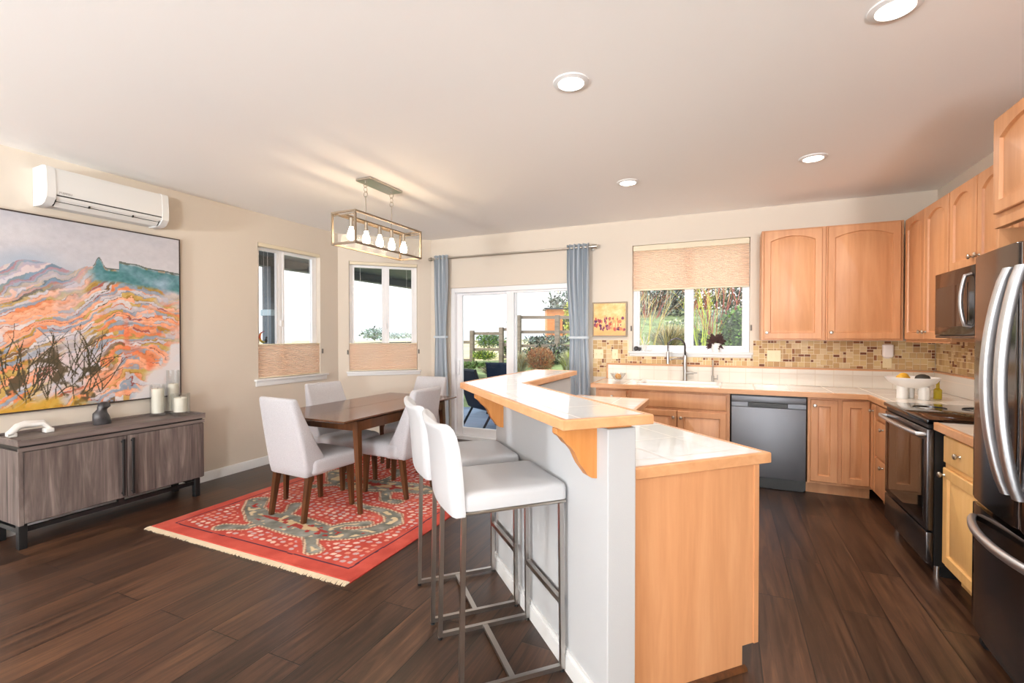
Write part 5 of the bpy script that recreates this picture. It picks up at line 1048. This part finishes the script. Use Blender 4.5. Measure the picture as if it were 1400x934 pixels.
def grass(name, label, c, r, h, n, mats, seed, wd=.012, spread=.8, cat='grass clump', group=None):
    rn = random.Random(seed); bm = BM()
    for i in range(n):
        a = rn.uniform(0, 2*PI); q = r*.35*math.sqrt(rn.random()); s = spread*rn.random(); hh = h*(.55+.5*rn.random()); p0 = Vector((c[0]+q*math.cos(a), c[1]+q*math.sin(a), c[2])); mi = rn.randrange(len(mats)); t = Vector((-math.sin(a), math.cos(a), 0))*wd
        pr = None
        for k in range(4):
            f = k/3; p = p0 + Vector((math.cos(a), math.sin(a), 0))*(r*s*f**1.5) + Vector((0, 0, hh*(f-.35*s*f*f))); w_ = t*(1-f*.85); cur = (bm.verts.new(p-w_), bm.verts.new(p+w_))
            if pr: fc = bm.faces.new((pr[0], pr[1], cur[1], cur[0])); fc.material_index = mi
            pr = cur
    return tag(finish(name, bm, mats, smooth=0, recalc=False), label, cat, group)
def twigs(name, label, c, h, spread, n, mats, seed, r0=.012, cat='shrub', lean=(0, 0), depth=2, group=None):
    rn = random.Random(seed); bm = BM()
    def br(p, d, l, r, k):
        pts = [p]; q = p; dd = d
        for i in range(3): dd = (dd + rdir(rn)*.16 + Vector((0, 0, .05))).normalized(); q = q+dd*l/3; pts.append(q)
        tube(bm, pts, [r, r*.85, r*.65, r*.4], 5, mi=rn.randrange(len(mats)) if k < depth else 0)
        if k > 0:
            for i in range(3 if k > 1 else 2): br(pts[rn.randrange(1, 4)], (dd + rdir(rn)*.6 + Vector((0, 0, .25))).normalized(), l*(.45+.25*rn.random()), r*.5, k-1)
    for i in range(n):
        a = rn.uniform(0, 2*PI); s = spread*rn.random(); br(Vector((c[0]+.08*math.cos(a), c[1]+.08*math.sin(a), c[2]-.05)), Vector((math.cos(a)*s+lean[0], math.sin(a)*s+lean[1], 1)).normalized(), h*(.6+.35*rn.random()), r0, depth)
    return tag(finish(name, bm, mats, smooth=40), label, cat, group)
def gp(u, d): x, y = at(u, d); return (x, y, gz(x, y))
def gv(u, d, v): x, y, z = at(u, d, v); return (x, y, z)
# seen through the sliding door
bush('round_shrub', 'rounded rusty brown shrub in the garden behind the bar top', 'shrub', gv(739, 10.2, 508), .29, .29, .25, 2600, .09, .012, [LF['rust'], LF['tan'], LF['rust']], 1, .75, .5, 4)
grass('pale_tussock', 'pale feathery grass clump left of the rusty round shrub', gv(712, 10.7, 509), .28, .5, 700, [LF['pale'], LF['pale'], LF['tan']], 2, .010)
grass('pale_tussock', 'pale feathery grass clump right of the rusty round shrub, by the curtain', gv(777, 10.3, 508), .28, .48, 700, [LF['pale'], LF['pale'], LF['lime']], 3, .010)
bush('low_hedge', 'low spreading green hedge behind the rusty round shrub', 'hedge', gv(760, 12.0, 502), 1.1, .5, .27, 3000, .09, .05, [LF['dark'], LF['mid'], LF['dark'], LF['grey']], 4, .5, .3)
bush('low_hedge', 'low dark green shrub by the fence at the foot of the cedar shed', 'hedge', gv(748, 15.6, 474), .9, .4, .18, 1500, .09, .05, [LF['dark'], LF['blue'], LF['grey']], 5, .5)
bush('conifer', 'feathery bright green conifer behind the fence', 'tree', gv(668, 15.6, 476), .45, .45, .24, 1100, .14, .03, [LF['bright'], LF['bright'], LF['blue']], 6, .35, .2, 3)
bush('garden_shrub', 'fresh green shrub in front of the fence, left of the mullion', 'shrub', gv(662, 12.7, 493), .34, .28, .11, 900, .12, .02, [LF['bright'], LF['lime'], LF['mid']], 7, .4, .7)
bush('garden_shrub', 'green shrub between two fence posts, beside the door mullion', 'shrub', gv(696, 15.2, 488), .36, .3, .3, 1000, .08, .04, [LF['mid'], LF['bright'], LF['dark']], 8, .4)
twigs('young_tree', 'thin bare young tree with fine branches behind the fence', gv(684, 18.0, 481), 1.25, .7, 7, [LF['grey'], LF['blue']], 9, .010, 'tree')
bush('spindly_tree', 'spindly blue-green tree rising above the cedar shed', 'tree', gv(766, 24, 445), .9, .6, 1.0, 420, .26, .09, [LF['blue'], LF['dark'], LF['grey']], 10, .2, .2, 6)
bush('garden_shrub', 'tall lime green shrub half hidden behind the right curtain', 'shrub', gv(782, 15.8, 468), .3, .35, .75, 900, .12, .05, [LF['lime'], LF['yellow'], LF['mid']], 11, .4)
grass('dry_tussock', 'tangled dry tan grasses between the two deck chairs', gv(674, 10.7, 516), .32, .32, 420, [LF['tan'], LF['dark'], LF['pale']], 12, .014, 1.1)
bush('low_hedge', 'low green ground cover behind the left deck chair', 'hedge', gv(652, 11.6, 503), .6, .3, .05, 700, .09, .05, [LF['bright'], LF['mid']], 13, .4)
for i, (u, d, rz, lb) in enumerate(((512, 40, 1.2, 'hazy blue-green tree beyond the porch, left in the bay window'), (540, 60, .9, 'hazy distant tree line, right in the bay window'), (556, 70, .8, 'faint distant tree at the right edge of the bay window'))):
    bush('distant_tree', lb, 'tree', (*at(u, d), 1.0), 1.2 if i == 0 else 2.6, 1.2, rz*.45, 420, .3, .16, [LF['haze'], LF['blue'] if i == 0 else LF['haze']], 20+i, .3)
# seen through the kitchen window
K = lambda u, d, v: gv(u, d, v)
bush('evergreen_tree', 'large dark evergreen filling the back of the kitchen window', 'tree', K(955, 19.0, 470), 3.3, 1.0, 2.1, 7000, .17, .08, [LF['dark'], LF['dark'], LF['mid']], 30, .3, .1, 5)
bush('evergreen_tree', 'dark evergreen behind the left pane of the kitchen window', 'tree', K(895, 15.6, 470), 1.5, .8, 1.7, 4000, .15, .06, [LF['dark'], LF['blue'], LF['dark']], 31, .3, .1, 4)
twigs('red_twig_shrub', 'tall bare red-twigged shrub in the right pane of the kitchen window', K(975, 11.6, 480), 2.1, .5, 16, [LF['red'], LF['rust'], LF['tan']], 32, .016)
twigs('red_twig_shrub', 'bare purplish shrub at the left edge of the kitchen window', K(880, 14.4, 476), 2.0, .5, 14, [LF['red'], LF['grey'], LF['rust']], 33, .013)
twigs('bare_shrub', 'bare yellowish branched shrub in front of the left kitchen pane', K(886, 8.8, 482), 1.25, .5, 9, [LF['yellow'], LF['tan'], LF['pale']], 34, .012)
twigs('bare_shrub', 'bare pale green stemmed shrub in the middle of the right kitchen pane', K(962, 9.0, 482), 1.15, .5, 8, [LF['lime'], LF['yellow']], 35, .013)
grass('tan_tussock', 'mounded tan ornamental grass low in the left kitchen pane', K(912, 10.0, 480), .48, .62, 800, [LF['tan'], LF['pale'], LF['tan'], LF['dark']], 36, .012, 1.1)
grass('tan_tussock', 'mounded pale grass behind the tan grass in the left kitchen pane', K(922, 11.4, 470), .5, .5, 700, [LF['pale'], LF['tan']], 37, .012, 1.1)
bush('laurel_bush', 'glossy bright green bush low in the right corner of the kitchen window', 'shrub', K(1010, 8.6, 484), .36, .4, .42, 2200, .085, .05, [LF['bright'], LF['mid'], LF['mid']], 38, .4)
bush('garden_shrub', 'low green shrub behind the white pot in the kitchen window', 'shrub', K(952, 10.4, 483), .3, .3, .26, 1500, .08, .04, [LF['mid'], LF['dark'], LF['lime']], 39, .4)
bush('grey_shrub', 'silvery grey rounded shrub in the middle of the kitchen window', 'shrub', K(930, 13.2, 470), .6, .4, .35, 1800, .07, .035, [LF['grey'], LF['blue'], LF['pale']], 40, .4)
bush('grey_shrub', 'silvery blue leafy shrub high in the right kitchen pane', 'shrub', K(1000, 13.4, 466), .8, .4, .5, 2000, .09, .04, [LF['grey'], LF['blue'], LF['pale']], 41, .4)
